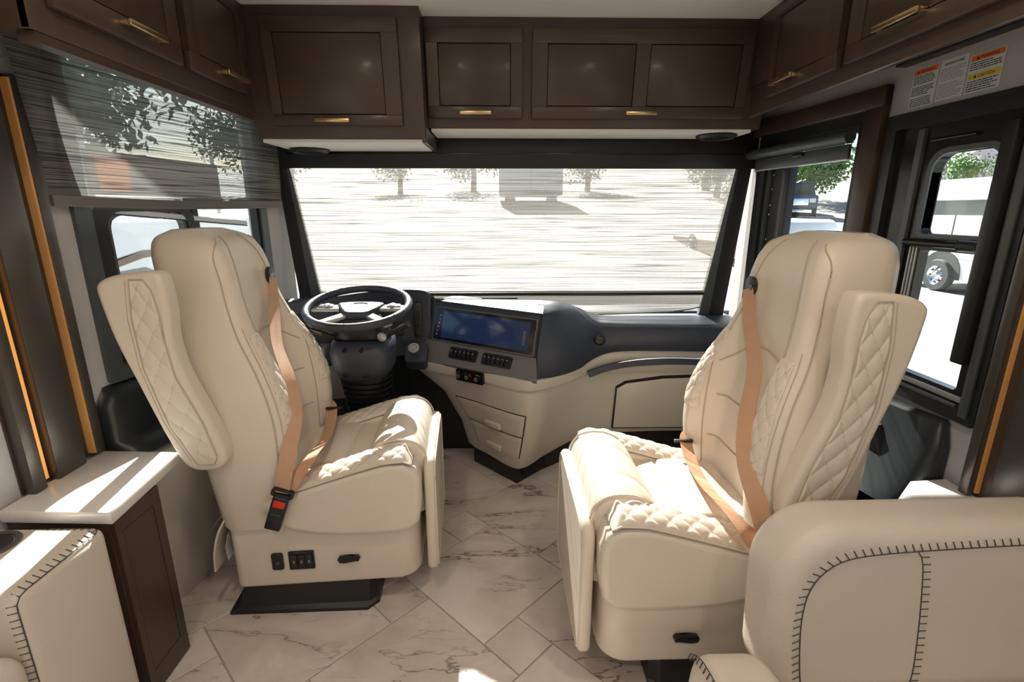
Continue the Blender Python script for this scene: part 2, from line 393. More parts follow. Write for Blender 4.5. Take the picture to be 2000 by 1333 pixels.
def textmesh(name, s, f, size, m, parent, align='LEFT'):
    cu = bpy.data.curves.new('lettering', 'FONT'); cu.body = s; cu.size = size; cu.align_x = align; cu.extrude = 0.0002
    tmp = bpy.data.objects.new('tmp', cu); C.objects.link(tmp)
    dg = bpy.context.evaluated_depsgraph_get(); dg.update()
    me = bpy.data.meshes.new_from_object(tmp.evaluated_get(dg)); bpy.data.objects.remove(tmp); bpy.data.curves.remove(cu)
    for v_ in me.vertices: v_.co = f.p(v_.co.x, v_.co.y, v_.co.z)
    me.materials.clear(); me.materials.append(m)
    return link(name, me, parent)
def diamond(s, t, pu, pv):
    a = math.pi * (s / pu + t / pv); b = math.pi * (s / pu - t / pv)
    return (abs(math.sin(a)) * abs(math.sin(b))) ** 0.38
def quilt(name, fn, nrm, nu, nv, lu, lv, pu, pv, m, parent, base=0.004, depth=0.006):
    """quilted leather panel: puffed diamonds over a surface fn(s,t), s,t in 0..1"""
    bm = bmesh.new(); g = []
    for i in range(nu + 1):
        row = []
        for j in range(nv + 1):
            s, t = i / nu, j / nv
            e = min(s, 1 - s, 0.06) / 0.06 * min(t, 1 - t, 0.06) / 0.06
            p = V(fn(s, t)); n_ = V(nrm(s, t))
            h = -0.004 if e == 0 else base + depth * diamond(s * lu, t * lv, pu, pv) * min(1, e)
            row.append(bm.verts.new(p + n_ * h))
        g.append(row)
    for i in range(nu):
        for j in range(nv): bm.faces.new((g[i][j], g[i + 1][j], g[i + 1][j + 1], g[i][j + 1]))
    o = smooth_by_angle(build(name, bm, m, parent), 75)
    bm = bmesh.new()                                   # the stitched lines in the valleys
    kmax = int(lu / pu + lv / pv) + 2
    for fam in (1, -1):
        for k in range(-kmax, kmax + 1):
            pts = []
            for j in range(61):
                s_ = j / 60 * 0.92 + 0.04
                t_ = (k - s_ * lu / pu) * pv * fam / lv
                if 0.03 < t_ < 0.97: pts.append(V(fn(s_, t_)) + V(nrm(s_, t_)) * (base + 0.0006))
            if len(pts) > 2: add_tube(bm, pts[::3] if len(pts) > 12 else pts, 0.0008, 4)
    if len(bm.faces): build('quilt_stitching', bm, M['piping'], parent)
    else: bm.free()
    return o

# ---------------------------------------------------------------- the coach body
YB, YF = -2.2, 2.98
CZ = 2.04
def lx(y): return -1.25 if y < 1.45 else -1.25 + (min(y, 2.42) - 1.45) * 0.21 / 0.97
def rx(y): return 1.25 if y < 1.70 else 1.25 - (min(y, 2.45) - 1.70) * 0.06 / 0.75
def side_wall(name, xf, out, holes, ys_extra):
    """side wall with window openings; follows the taper of the cab"""
    ys = sorted(set([YB, 2.53] + ys_extra + [h[0] for h in holes] + [h[1] for h in holes]))
    zs = sorted(set([0.0, CZ] + [h[2] for h in holes] + [h[3] for h in holes]))
    bm = bmesh.new()
    for y0, y1 in zip(ys[:-1], ys[1:]):
        for z0, z1 in zip(zs[:-1], zs[1:]):
            if any(h[0] - 1e-6 <= y0 and y1 <= h[1] + 1e-6 and h[2] - 1e-6 <= z0 and z1 <= h[3] + 1e-6 for h in holes): continue
            vv = [bm.verts.new((xf(y) + dx, y, z)) for y in (y0, y1) for z in (z0, z1) for dx in (0, out)]
            for q in ((0, 1, 3, 2), (4, 6, 7, 5), (0, 4, 5, 1), (2, 3, 7, 6), (0, 2, 6, 4), (1, 5, 7, 3)): bm.faces.new([vv[i] for i in q])
    bmesh.ops.remove_doubles(bm, verts=bm.verts[:], dist=1e-4)
    return struct(build(name, bm, M['wall']))
LW = (1.535, 2.29, 0.83, 1.80)       # driver's window opening y0,y1,z0,z1
RW = (1.785, 2.38, 0.85, 1.64)       # passenger's window opening
DW = (1.21, 1.66, 0.80, 1.59)       # window in the right-hand wall behind the seat
REAR = (-1.7, 0.35, 0.85, 1.62)     # the lounge windows behind the camera
side_wall('wall_left', lx, -0.05, [LW, REAR], [1.45, 2.42])
side_wall('wall_right', rx, 0.05, [RW, DW, REAR], [1.70, 2.45])
struct(box('wall_back', -1.3, 1.3, YB - 0.05, YB, 0, CZ, M['wall']))
struct(box('ceiling', -1.3, 1.3, YB, YF + 0.02, CZ, CZ + 0.05, M['ceil']))
# front: header over the windscreen, firewall under the dash
fb = bmesh.new()
add_box(fb, W0, -1.12, 1.24, 2.47, 2.53, 1.63, CZ)
add_box(fb, W0, -1.2, 1.3, 2.62, 2.66, 0, 0.80)
add_box(fb, W0, -1.2, 1.3, 2.94, 2.98, 0.0, 0.84)
struct(build('wall_front', fb, M['black']))
for nm, xf, sgn in (('window_5', lx, -1), ('window_6', rx, 1)):
    f = Fr((sgn * 1.262, 0, 0), (0, 1, 0), (0, 0, 1), (-sgn, 0, 0))
    g = struct(box(nm, REAR[0], REAR[1], REAR[2], REAR[3], -0.003, 0.003, M['glass'], f=f))
    ring_frame('window_frame', f, rrect(REAR[0] - 0.03, REAR[1] + 0.03, REAR[2] - 0.03, REAR[3] + 0.03, 0.02), rrect(REAR[0] + 0.04, REAR[1] - 0.04, REAR[2] + 0.04, REAR[3] - 0.04, 0.02), 0.0, 0.025, M['frame'], g)

# floor with hopscotch tiles laid on the diagonal
floor = struct(box('floor', -1.3, 1.3, YB, YF, -0.05, -0.004, M['grout']))
A_, B_ = 0.437, 0.155; GAP = 0.0022
def clip(poly, x0, x1, y0, y1):
    for ax, lim, sg in ((0, x0, 1), (0, x1, -1), (1, y0, 1), (1, y1, -1)):
        out = []
        for i in range(len(poly)):
            a, b = poly[i - 1], poly[i]
            da, db = sg * (a[ax] - lim), sg * (b[ax] - lim)
            if da >= 0 > db or db >= 0 > da:
                t = da / (da - db); out.append((a[0] + (b[0] - a[0]) * t, a[1] + (b[1] - a[1]) * t))
            if db >= 0: out.append(b)
        poly = out
        if len(poly) < 3: return None
    return poly
tile_cache = {}
def tile(p0, q0, size):
    c = math.sqrt(0.5)
    corners = [(p0 + GAP, q0 + GAP), (p0 + size - GAP, q0 + GAP), (p0 + size - GAP, q0 + size - GAP), (p0 + GAP, q0 + size - GAP)]
    poly = [((p - q) * c, (p + q) * c) for p, q in corners]
    cl = clip(poly, -1.245, 1.245, YB + 0.01, 2.61)
    if not cl: return
    full = len(cl) == 4 and all(abs(a[0] - b[0]) + abs(a[1] - b[1]) < 1e-6 or True for a, b in zip(cl, poly)) and all(-1.245 < x < 1.245 and YB + 0.01 < y < 2.61 for x, y in poly)
    cx = sum(x for x, y in poly) / 4; cy = sum(y for x, y in poly) / 4
    if full and size in tile_cache: me = tile_cache[size]
    else:
        bm = bmesh.new(); add_prism(bm, W0, [(x - cx, y - cy) for x, y in (poly if full else cl)], -0.006, 0.0, 0.0012, 1)
        bmesh.ops.recalc_face_normals(bm, faces=bm.faces[:])
        me = bpy.data.meshes.new('tile'); bm.to_mesh(me); bm.free(); me.materials.append(M['marble'])
        if full: tile_cache[size] = me
    o = bpy.data.objects.new('floor_tile', me); C.objects.link(o); o.location = (cx, cy, 0); o.parent = floor
for i in range(-9, 12):
    for j in range(-9, 12):
        p0 = 0.265 + i * A_ - j * B_; q0 = 1.228 + i * B_ + j * A_
        tile(p0, q0, A_); tile(p0 + A_, q0, B_)

# ---------------------------------------------------------------- windows
def side_frame(xf, y0, y1, sgn):
    """frame on a side wall between y0 and y1: u runs forward, n points into the room"""
    o = V((xf(y0), y0, 0)); e = V((xf(y1), y1, 0)); u = (e - o)
    n = V((0, 0, 1)).cross(u) if sgn < 0 else u.cross(V((0, 0, 1)))
    n = -n if n.x * sgn > 0 else n
    return Fr(o, u, (0, 0, 1), n), u.length
# driver's window
f, L = side_frame(lx, LW[0], LW[1], -1)
win = struct(box('window_1', 0.0, L, LW[2], LW[3], -0.032, -0.027, M['glass'], f=f))
ring_frame('outer_frame', f, rrect(-0.035, L + 0.03, LW[2] - 0.03, LW[3] + 0.03, 0.012), rrect(0.015, L - 0.01, LW[2] + 0.015, LW[3] - 0.005, 0.012), -0.03, 0.016, M['frame_grey'], win)
ring_frame('gasket', f, rrect(0.015, 0.40, LW[2] + 0.055, 1.350, 0.05), rrect(0.065, 0.37, LW[2] + 0.085, 1.325, 0.05), -0.03, 0.006, M['black'], win)
box('transom', 0.40, L - 0.01, 1.352, 1.372, -0.03, -0.004, M['black'], win, f=f)
ring_frame('slider_frame', f, rrect(0.065, 0.37, LW[2] + 0.085, 1.325, 0.05), rrect(0.078, 0.357, LW[2] + 0.098, 1.312, 0.042), -0.025, 0.0, M['frame_grey'], win)
ring_frame('fixed_frame', f, rrect(0.40, L - 0.01, LW[2] + 0.02, 1.372, 0.02), rrect(0.425, L - 0.025, LW[2] + 0.06, 1.350, 0.02), -0.03, 0.004, M['black'], win)
box('sill_track', 0.015, L - 0.01, LW[2] + 0.015, LW[2] + 0.055, -0.03, -0.008, M['black'], win, f=f)
box('track_strip', 0.03, L - 0.03, LW[2] + 0.016, LW[2] + 0.020, -0.006, -0.003, M['chrome'], win, f=f)
box('latch', 0.075, 0.16, LW[2] + 0.028, LW[2] + 0.040, -0.008, 0.012, M['frame_grey'], win, bevel=0.003, f=f)
for a in (0.12, 0.14, 0.30):
    lathe('screw', Fr(f.p(a, 1.319, 0.0), f.u, f.v, f.n), [(0.004, 0), (0.004, 0.003), (0, 0.004)], M['bolt'], win, 8)
# passenger's window with its wooden casing
f, L = side_frame(rx, RW[0], RW[1], 1)
win = struct(box('window_2', 0.0, L, RW[2], RW[3], -0.034, -0.029, M['glass'], f=f))
ring_frame('outer_frame', f, rrect(-0.01, L + 0.02, RW[2] - 0.02, RW[3] + 0.01, 0.01), rrect(0.025, L - 0.04, RW[2] + 0.03, RW[3] - 0.03, 0.01), -0.04, 0.010, M['frame'], win)
ring_frame('inner_frame', f, rrect(0.025, L - 0.04, RW[2] + 0.03, RW[3] - 0.03, 0.006), rrect(0.045, L - 0.06, RW[2] + 0.05, RW[3] - 0.05, 0.006), -0.035, -0.005, M['frame_grey'], win)
box('mullion', 0.385, 0.415, RW[2] + 0.04, RW[3] - 0.04, -0.035, 0.002, M['black'], win, bevel=0.004, f=f)
box('mullion_face', 0.418, 0.455, RW[2] + 0.04, RW[3] - 0.04, -0.035, -0.008, M['frame_grey'], win, bevel=0.003, f=f)
box('dark_panel', 0.455, L - 0.05, RW[2] + 0.04, RW[3] - 0.04, -0.03, -0.018, M['black'], win, f=f)
for zz in (1.02, 1.12, 1.20, 1.31, 1.35, 1.42, 1.48):
    lathe('screw', Fr(f.p(0.525, zz, -0.018), f.u, f.v, f.n), [(0.0035, 0), (0.0035, 0.002), (0, 0.003)], M['chrome'], win, 8)
t_ = bmesh.new()
add_box(t_, f, -0.085, -0.01, RW[2] - 0.10, RW[3] + 0.075, 0.002, 0.030, 0.004)
add_box(t_, f, -0.085, L + 0.09, RW[3] + 0.010, RW[3] + 0.075, 0.002, 0.032, 0.004)
struct(smooth_by_angle(build('trim_1', t_, M['wood']), 35), 'dark wooden casing around the passenger side window')
# roller blind over that window
rb = thing('roller_blind', 'grey roller blind cassette rolled up across the top of the passenger side window', 'blind', tuple(f.p(0.27, 1.5, 0)))
tube('roller', [f.p(0.03, 1.575, 0.035), f.p(L + 0.06, 1.575, 0.035)], 0.022, M['frame_grey'], rb, 16)
box('bottom_bar', 0.04, L + 0.01, 1.505, 1.553, 0.014, 0.028, M['frame_grey'], rb, bevel=0.003, f=f)
box('bar_edge', 0.04, L + 0.01, 1.500, 1.505, 0.012, 0.030, M['silver'], rb, f=f)
box('pull_tab', 0.27, 0.33, 1.535, 1.550, 0.028, 0.040, M['black_gloss'], rb, bevel=0.004, f=f)
# window behind the passenger seat (right wall)
f, L = side_frame(rx, DW[0], DW[1], 1)
win = struct(box('window_3', 0.0, L, DW[2], DW[3], -0.036, -0.031, M['glass'], f=f))
ring_frame('outer_frame', f, rrect(-0.03, L + 0.03, DW[2] - 0.03, DW[3] + 0.025, 0.008), rrect(0.02, L - 0.015, DW[2] + 0.015, DW[3] - 0.02, 0.008), -0.04, 0.014, M['frame'], win)
ring_frame('upper_sash', f, rrect(0.02, L - 0.015, 1.24, DW[3] - 0.02, 0.02), rrect(0.075, 0.285, 1.262, 1.485, (0.015, 0.05, 0.05, 0.015)), -0.034, -0.004, M['black_gloss'], win)
ring_frame('sash_bead', f, rrect(0.060, 0.300, 1.252, 1.500, (0.015, 0.055, 0.055, 0.015)), rrect(0.075, 0.285, 1.262, 1.485, (0.015, 0.05, 0.05, 0.015)), -0.030, 0.002, M['frame_grey'], win)
ring_frame('lower_sash', f, rrect(0.02, L - 0.015, DW[2] + 0.015, 1.24, 0.01), rrect(0.06, 0.275, DW[2] + 0.045, 1.215, 0.012), -0.034, -0.006, M['black_gloss'], win)
for k in range(3): box('sash_rib', 0.282 + k * 0.012, 0.287 + k * 0.012, DW[2] + 0.03, 1.22, -0.008, -0.002, M['silver'], win, f=f)
tube('sash_bar', [f.p(0.05, 1.236, 0.008), f.p(0.32, 1.236, 0.008)], 0.011, M['black_gloss'], win, 12)
tube('sash_grip', [f.p(0.07, 1.236, 0.008), f.p(0.13, 1.236, 0.008)], 0.016, M['black'], win, 12)
box('sill_strip', 0.03, L - 0.02, DW[2] + 0.018, DW[2] + 0.034, -0.006, 0.004, M['silver'], win, bevel=0.002, f=f)
tube('sill_rail', [f.p(0.03, DW[2] + 0.010, 0.012), f.p(L - 0.02, DW[2] + 0.010, 0.012)], 0.006, M['frame_grey'], win, 10)
box('screen_handle', 0.022, 0.060, 0.93, DW[3] - 0.05, -0.004, 0.034, M['black'], win, bevel=0.005, f=f)
box('side_strip', -0.012, 0.012, DW[2] - 0.01, DW[3], 0.014, 0.022, M['frame_grey'], win, bevel=0.002, f=f)
box('frame_channel', 0.33, 0.352, DW[2] + 0.02, DW[3] - 0.03, -0.004, 0.006, M['frame_grey'], win, f=f)
tube('top_rod', [f.p(0.16, 1.525, 0.002), f.p(0.30, 1.525, 0.002)], 0.005, M['black_gloss'], win, 8)

# windscreen with its raked glass and black surround
bm = bmesh.new()
for q in [((-1.24, 2.95, 0.84), (1.34, 2.95, 0.84), (1.24, 2.51, 1.68), (-1.12, 2.51, 1.68)), ((-1.24, 2.95, 0.84), (-1.12, 2.51, 1.68), (-1.08, 2.53, 0.84)), ((1.34, 2.95, 0.84), (1.24, 2.51, 1.68), (1.22, 2.53, 0.84))]: bm.faces.new([bm.verts.new(p) for p in q])
ws = struct(build('window_4', bm, M['glass']))
# black pillars at the sides of the windscreen
for nm, x0, x1, xo0, xo1, sg in (('trim_2', -0.99, -0.955, -1.045, -1.01, -1), ('trim_3', 1.115, 1.075, 1.185, 1.145, 1)):
    p = [V((x0, 2.43, 1.66)), V((xo0, 2.43, 1.66)), V((xo1, 2.50, 0.80)), V((x1, 2.50, 0.80))]
    bm = bmesh.new(); a = [bm.verts.new(q) for q in p]; b = [bm.verts.new(q + V((0, 0.06, 0))) for q in p]
    bm.faces.new(a); bm.faces.new(b[::-1])
    for i in range(4): bm.faces.new((a[i], a[(i + 1) % 4], b[(i + 1) % 4], b[i]))
    tr = struct(build(nm, bm, M['black']), 'black pillar beside the windscreen shade, %s side' % ('driver' if sg < 0 else 'passenger'))
    # grey shade channel beside it
    q = [V((x0, 2.44, 1.52)), V((x0 - sg * 0.012, 2.44, 1.52)), V((x1 - sg * 0.055, 2.505, 0.80)), V((x1, 2.505, 0.80))]
    bm = bmesh.new(); a = [bm.verts.new(s) for s in q]; b = [bm.verts.new(s + V((0, 0.03, 0))) for s in q]
    bm.faces.new(a); bm.faces.new(b[::-1])
    for i in range(4): bm.faces.new((a[i], a[(i + 1) % 4], b[(i + 1) % 4], b[i]))
    build('shade_channel', bm, M['frame_grey'], tr)
# windscreen shade
def plane_grid(name, fn, nu, nv, m, parent, thick=0.0):
    bm = bmesh.new(); g = [[bm.verts.new(fn(i / nu, j / nv)) for j in range(nv + 1)] for i in range(nu + 1)]
    for i in range(nu):
        for j in range(nv): bm.faces.new((g[i][j], g[i + 1][j], g[i + 1][j + 1], g[i][j + 1]))
    return build(name, bm, m, parent, True)
wsh = thing('windscreen_shade', 'pale woven solar screen pulled down over the whole windscreen', 'shade', (0.06, 2.46, 0.82))
def wfn(s, t):
    y = 2.440 + 0.075 * t; xl = -1.0 + 0.03 * t; xr = 1.125 - 0.045 * t
    sag = 0.0 if t < 0.86 else 0.025 * math.sin(math.pi * s) * (t - 0.86) / 0.14
    return V((xl + (xr - xl) * s, y + 0.004 * math.sin(9 * s + 5 * t) * t, 1.535 - 0.71 * t - sag + (0.03 * max(0, s - 0.93) / 0.07 if t > 0.97 else 0)))
plane_grid('screen_cloth', wfn, 60, 40, M['shade_front'], wsh)
box('hem_bar', -0.975, 1.09, 2.495, 2.508, 0.908, 0.924, M['black'], wsh, bevel=0.002)
tube('lower_hem', [wfn(s / 20, 1.0) for s in range(21)], 0.0035, M['shade_hem'], wsh, 6)
box('hem_cloth', -0.975, 1.09, 2.494, 2.500, 0.926, 0.932, M['shade_hem'], wsh)
val = thing('shade_valance', 'black valance panel hanging below the front cabinets over the windscreen', 'valance', (0.06, 2.44, 1.6))
box('panel', -1.03, 1.19, 2.424, 2.436, 1.515, 1.72, M['black'], val, bevel=0.003)
box('fold', -0.98, 1.12, 2.4215, 2.425, 1.575, 1.581, M['black_gloss'], val, bevel=0.001)

# side shade by the driver
ssh = thing('window_blind', 'grey woven roller blind half lowered over the driver side window', 'blind', (-1.14, 1.93, 1.34))
def sfn(s, t):
    y = 1.405 + 1.0 * s; x = -1.226 + 0.215 * s
    bow = 0.012 * math.sin(math.pi * t)
    return V((x + 0.03 * math.sin(math.pi * t) * 0.3, y + (0.02 * (t ** 2) * (1 - s)) * 2.0 - 0.01, 1.80 - 0.435 * t - 0.008 * math.sin(math.pi * s) * t))
plane_grid('shade_cloth', sfn, 40, 24, M['shade_side'], ssh)
bm = bmesh.new()
hem = [sfn(s / 20, 1.0) for s in range(21)]
ribbon('hem', [p + V((0, 0, -0.010)) for p in hem], [V((0, 0, 1))] * 21, 0.030, 0.010, M['shade_hem'], ssh)
tube('roller', [(-1.20, 1.41, 1.80), (-1.0, 2.35, 1.80)], 0.026, M['black'], ssh, 12)
# second, black-out blind behind it: only its bottom bar shows
bar = thing('blackout_blind_bar', 'slim silver bottom bar of a raised blind across the driver side window', 'blind', (-1.15, 1.9, 1.3))
ribbon('bar', [(-1.215, 1.62, 1.328), (-1.090, 2.20, 1.276)], [V((0, 0, 1))] * 2, 0.016, 0.014, M['silver'], bar)
ribbon('bar_seal', [(-1.213, 1.62, 1.318), (-1.088, 2.20, 1.266)], [V((0, 0, 1))] * 2, 0.005, 0.010, M['black'], bar)

# ---------------------------------------------------------------- overhead cabinets
def door(root, f, u0, u1, v0, v1, panels, handles, hl=0.135, vdir=1):
    bm = bmesh.new()
    us = sorted([u0, u1] + [p for q in panels for p in (q[0], q[1])])
    z0, z1 = panels[0][2], panels[0][3]
    g = 0.0025
    add_box(bm, f, u0, u1, v0, z0 - g, 0.002, 0.022, 0.003, 2)
    add_box(bm, f, u0, u1, z1 + g, v1, 0.002, 0.022, 0.003, 2)
    edges = [u0] + [p for q in panels for p in (q[0] - g, q[1] + g)] + [u1]
    for a, b in zip(edges[0::2], edges[1::2]): add_box(bm, f, a, b, z0 - g, z1 + g, 0.002, 0.0215)
    d = smooth_by_angle(build('door', bm, M['wood'], root), 35)
    for (a, b, c0, c1) in panels:
        box('door_panel', a, b, c0, c1, 0.004, 0.020, M['wood'], d, bevel=0.002, f=f)
        box('groove', a - g, b + g, c0 - g, c1 + g, 0.002, 0.006, M['wood_groove'], d, f=f)
    for (hu, hv) in handles:
        bm = bmesh.new(); add_box(bm, f, hu - hl / 2, hu + hl / 2, hv - 0.007, hv + 0.007, 0.040, 0.050, 0.0025)
        for s in (-1, 1): add_box(bm, f, hu + s * (hl / 2 - 0.006) - 0.005, hu + s * (hl / 2 - 0.006) + 0.005, hv - 0.006, hv + 0.006, 0.020, 0.046, 0.0015)
        smooth_by_angle(build('handle', bm, M['brass'], d), 35)
    return d
def tilted(y_top, y_bot, z_top, z_bot):
    v = V((0, y_top - y_bot, z_top - z_bot)).normalized()
    return Fr((0, y_bot, z_bot), (1, 0, 0), v, V((0, -v.z, v.y)))
# front left
cb = thing('overhead_cabinet', 'dark walnut overhead cabinet with one square door above the driver, deeper than its neighbour', 'cabinet', (-0.61, 2.2, 1.60))
f = tilted(2.04, 2.085, 2.04, 1.60); H_ = 0.44
bm = bmesh.new()
vtx = [f.p(-0.945, 0, 0), f.p(-0.295, 0, 0), f.p(-0.295, H_ + 0.002, 0), f.p(-0.945, H_ + 0.002, 0)]
bk = [V((p.x, 2.42, p.z)) for p in vtx]
a = [bm.verts.new(p) for p in vtx]; b = [bm.verts.new(p) for p in bk]
bm.faces.new(a); bm.faces.new(b[::-1])
for i in range(4): bm.faces.new((a[i], a[(i + 1) % 4], b[(i + 1) % 4], b[i]))
build('carcass', bm, M['wood'], cb)
door(cb, f, -0.862, -0.375, 0.045, 0.405, [(-0.823, -0.437, 0.085, 0.352)], [(-0.635, 0.062)], 0.13)
box('underside', -0.93, -0.31, 2.10, 2.40, 1.586, 1.5985, M['white_panel'], cb)
box('side_skirt', -0.300, -0.290, 2.10, 2.40, 1.585, 1.64, M['wood'], cb)
# front centre
cb = thing('overhead_cabinet', 'wide dark walnut overhead cabinet with two doors above the windscreen', 'cabinet', (0.35, 2.3, 1.66))
f = tilted(2.14, 2.19, 2.04, 1.655); H_ = 0.388
bm = bmesh.new()
vtx = [f.p(-0.293, 0, 0), f.p(1.07, 0, 0), f.p(1.07, H_, 0), f.p(-0.293, H_, 0)]
bk = [V((p.x, 2.42, p.z)) for p in vtx]
a = [bm.verts.new(p) for p in vtx]; b = [bm.verts.new(p) for p in bk]
bm.faces.new(a); bm.faces.new(b[::-1])
for i in range(4): bm.faces.new((a[i], a[(i + 1) % 4], b[(i + 1) % 4], b[i]))
build('carcass', bm, M['wood'], cb)
door(cb, f, -0.293 + 0.008, 0.085, 0.035, 0.350, [(-0.240, 0.038, 0.082, 0.296)], [(-0.10, 0.055)], 0.125)
door(cb, f, 0.125, 0.982, 0.035, 0.350, [(0.186, 0.525, 0.082, 0.296), (0.585, 0.940, 0.082, 0.296)], [(0.562, 0.055)], 0.125)
box('underside', -0.285, 1.04, 2.20, 2.40, 1.642, 1.6535, M['white_panel'], cb)
for k, (sx, sy, sz, who) in enumerate(((-0.835, 2.33, 1.586, 'driver'), (0.93, 2.28, 1.642, 'passenger'))):
    sp = thing('speaker', 'round black speaker under the front cabinet on the %s side' % who, 'speaker', (sx, sy, sz), 'speakers under the front cabinets')
    fr = Fr((sx, sy, sz), (1, 0, 0), (0, -1, 0), (0, 0, -1))
    lathe('ring', fr, [(0.0, 0.0), (0.083, 0.0), (0.085, 0.006), (0.072, 0.016), (0.066, 0.010)], M['black'], sp, 36)
    lathe('grille', fr, [(0.066, 0.004), (0.066, 0.011), (0.04, 0.014), (0, 0.015)], M['black_gloss'], sp, 36)
# left wall
cb = thing('overhead_cabinet', 'dark walnut overhead cabinet with two doors on the driver side wall above the grey shade', 'cabinet', (-1.08, 1.57, 1.68))
f = Fr((-0.922, 0, 0), (0, 1, 0), (0, 0, 1), (1, 0, 0))
box('face_rail', -0.942, -0.922, 1.12, 2.04, 1.675, 1.85, M['wood'], cb, bevel=0.003)
box('carcass', -1.248, -0.922, 1.12, 2.04, 1.84, 2.039, M['wood'], cb, bevel=0.004)
door(cb, f, 1.165, 1.588, 1.727, 2.015, [(1.23, 1.53, 1.782, 1.975)], [(1.417, 1.762)], 0.14)
door(cb, f, 1.627, 1.955, 1.727, 2.015, [(1.680, 1.925, 1.782, 1.975)], [(1.858, 1.762)], 0.14)
box('end_panel', -1.248, -0.925, 1.12, 1.14, 1.675, 1.84, M['wood'], cb)
box('light_rail', -0.96, -0.926, 1.13, 2.03, 1.655, 1.675, M['wood'], cb)
struct(box('trim_4', -1.25, -0.99, 0.55, 1.119, 1.62, 2.04, M['wood'], bevel=0.004), 'dark wooden fascia at the left behind the driver side cabinet')
# right wall
cb = thing('overhead_cabinet', 'dark walnut overhead cabinet with two doors on the passenger side wall above the warning labels', 'cabinet', (1.12, 1.5, 1.68))
f = Fr((0.992, 0, 0), (0, -1, 0), (0, 0, 1), (-1, 0, 0))
box('carcass', 0.992, 1.248, 0.50, 2.135, 1.79, 2.039, M['wood'], cb, bevel=0.004)
door(cb, f, -1.965, -1.580, 1.728, 2.015, [(-1.925, -1.640, 1.775, 1.975)], [(-1.84, 1.760)], 0.14)
door(cb, f, -1.540, -0.95, 1.728, 2.015, [(-1.480, -1.01, 1.775, 1.975)], [(-1.333, 1.772)], 0.145)
box('face_rail', 0.992, 1.012, 0.50, 2.135, 1.688, 1.80, M['wood'], cb, bevel=0.003)
rail = thing('awning_rail', 'black channel rail under the passenger side overhead cabinet', 'rail', (1.22, 1.2, 1.75))
box('rail', 1.212, 1.248, 0.50, 1.665, 1.752, 1.780, M['black'], rail, bevel=0.003)
box('rail_lip', 1.200, 1.214, 0.50, 1.655, 1.758, 1.770, M['black_gloss'], rail, bevel=0.002)

# ---------------------------------------------------------------- warning labels on the right wall
f = Fr((1.2495, 0, 0), (0, -1, 0), (0, 0, 1), (-1, 0, 0))
def lines(root, u0, u1, v0, v1, n, m, seed, skip=()):
    rnd = random.Random(seed); bm = bmesh.new(); h = (v1 - v0) / n
    for k in range(n):
        if k in skip: continue
        v = v1 - (k + 1) * h; u = u0
        end = u1 - (rnd.random() * 0.25 * (u1 - u0) if rnd.random() < 0.4 else 0)
        while u < end - 0.004:
            wl = 0.003 + rnd.random() * 0.010; e = min(u + wl, end)
            add_box(bm, f, u, e, v + h * 0.25, v + h * 0.70, 0.0008, 0.0011); u = e + 0.0018
    return build('small_print', bm, m, root)
lb = thing('warning_label', 'white warning label with an orange WARNING header, nearest the wooden window casing', 'label', tuple(f.p(-1.58, 1.67, 0)))
box('sheet', -1.630, -1.540, 1.627, 1.736, 0, 0.0007, M['paper'], lb, f=f)
box('header', -1.627, -1.543, 1.719, 1.734, 0.0007, 0.0009, M['orange'], lb, f=f)
textmesh('lettering', '\u25B2 WARNING', Fr(f.p(-1.585, 1.7225, 0.001), f.u, f.v, f.n), 0.0105, M['ink'], lb, 'CENTER')
lines(lb, -1.626, -1.548, 1.630, 1.717, 17, M['ink'], 3, (5, 11))
lb = thing('instruction_label', 'pale grey INSTRUCTIONS label between the two warning labels', 'label', tuple(f.p(-1.49, 1.67, 0)))
box('sheet', -1.534, -1.446, 1.630, 1.736, 0, 0.0007, M['paper'], lb, f=f)
textmesh('lettering', 'INSTRUCTIONS', Fr(f.p(-1.490, 1.721, 0.001), f.u, f.v, f.n), 0.0085, M['ink'], lb, 'CENTER')
lines(lb, -1.530, -1.452, 1.636, 1.714, 14, M['ink_grey'], 5, (6,))
lb = thing('caution_label', 'white label with orange WARNING header and yellow CAUTION band beside the black rail', 'label', tuple(f.p(-1.39, 1.67, 0)))
box('sheet', -1.440, -1.342, 1.630, 1.724, 0, 0.0007, M['paper'], lb, f=f)
box('header', -1.437, -1.345, 1.708, 1.722, 0.0007, 0.0009, M['orange'], lb, f=f)
textmesh('lettering', '\u25B2 WARNING', Fr(f.p(-1.391, 1.7112, 0.001), f.u, f.v, f.n), 0.0105, M['ink'], lb, 'CENTER')
lines(lb, -1.436, -1.348, 1.685, 1.706, 4, M['ink'], 8)
box('caution_band', -1.437, -1.345, 1.663, 1.677, 0.0007, 0.0009, M['yellow'], lb, f=f)
textmesh('lettering', '\u25B2 CAUTION', Fr(f.p(-1.391, 1.6662, 0.001), f.u, f.v, f.n), 0.0105, M['ink'], lb, 'CENTER')
lines(lb, -1.436, -1.348, 1.633, 1.661, 5, M['ink'], 9)
sw = thing('wall_switch', 'small white switch plate on the wall beside the right window frame', 'switch', (1.25, 1.19, 1.0))
f = Fr((1.2495, 0, 0), (0, -1, 0), (0, 0, 1), (-1, 0, 0))
box('plate', -1.172, -1.150, 0.955, 1.035, 0.0, 0.008, M['white'], sw, bevel=0.002, f=f)
box('rocker', -1.167, -1.157, 0.98, 1.005, 0.008, 0.014, M['silver'], sw, bevel=0.002, f=f)

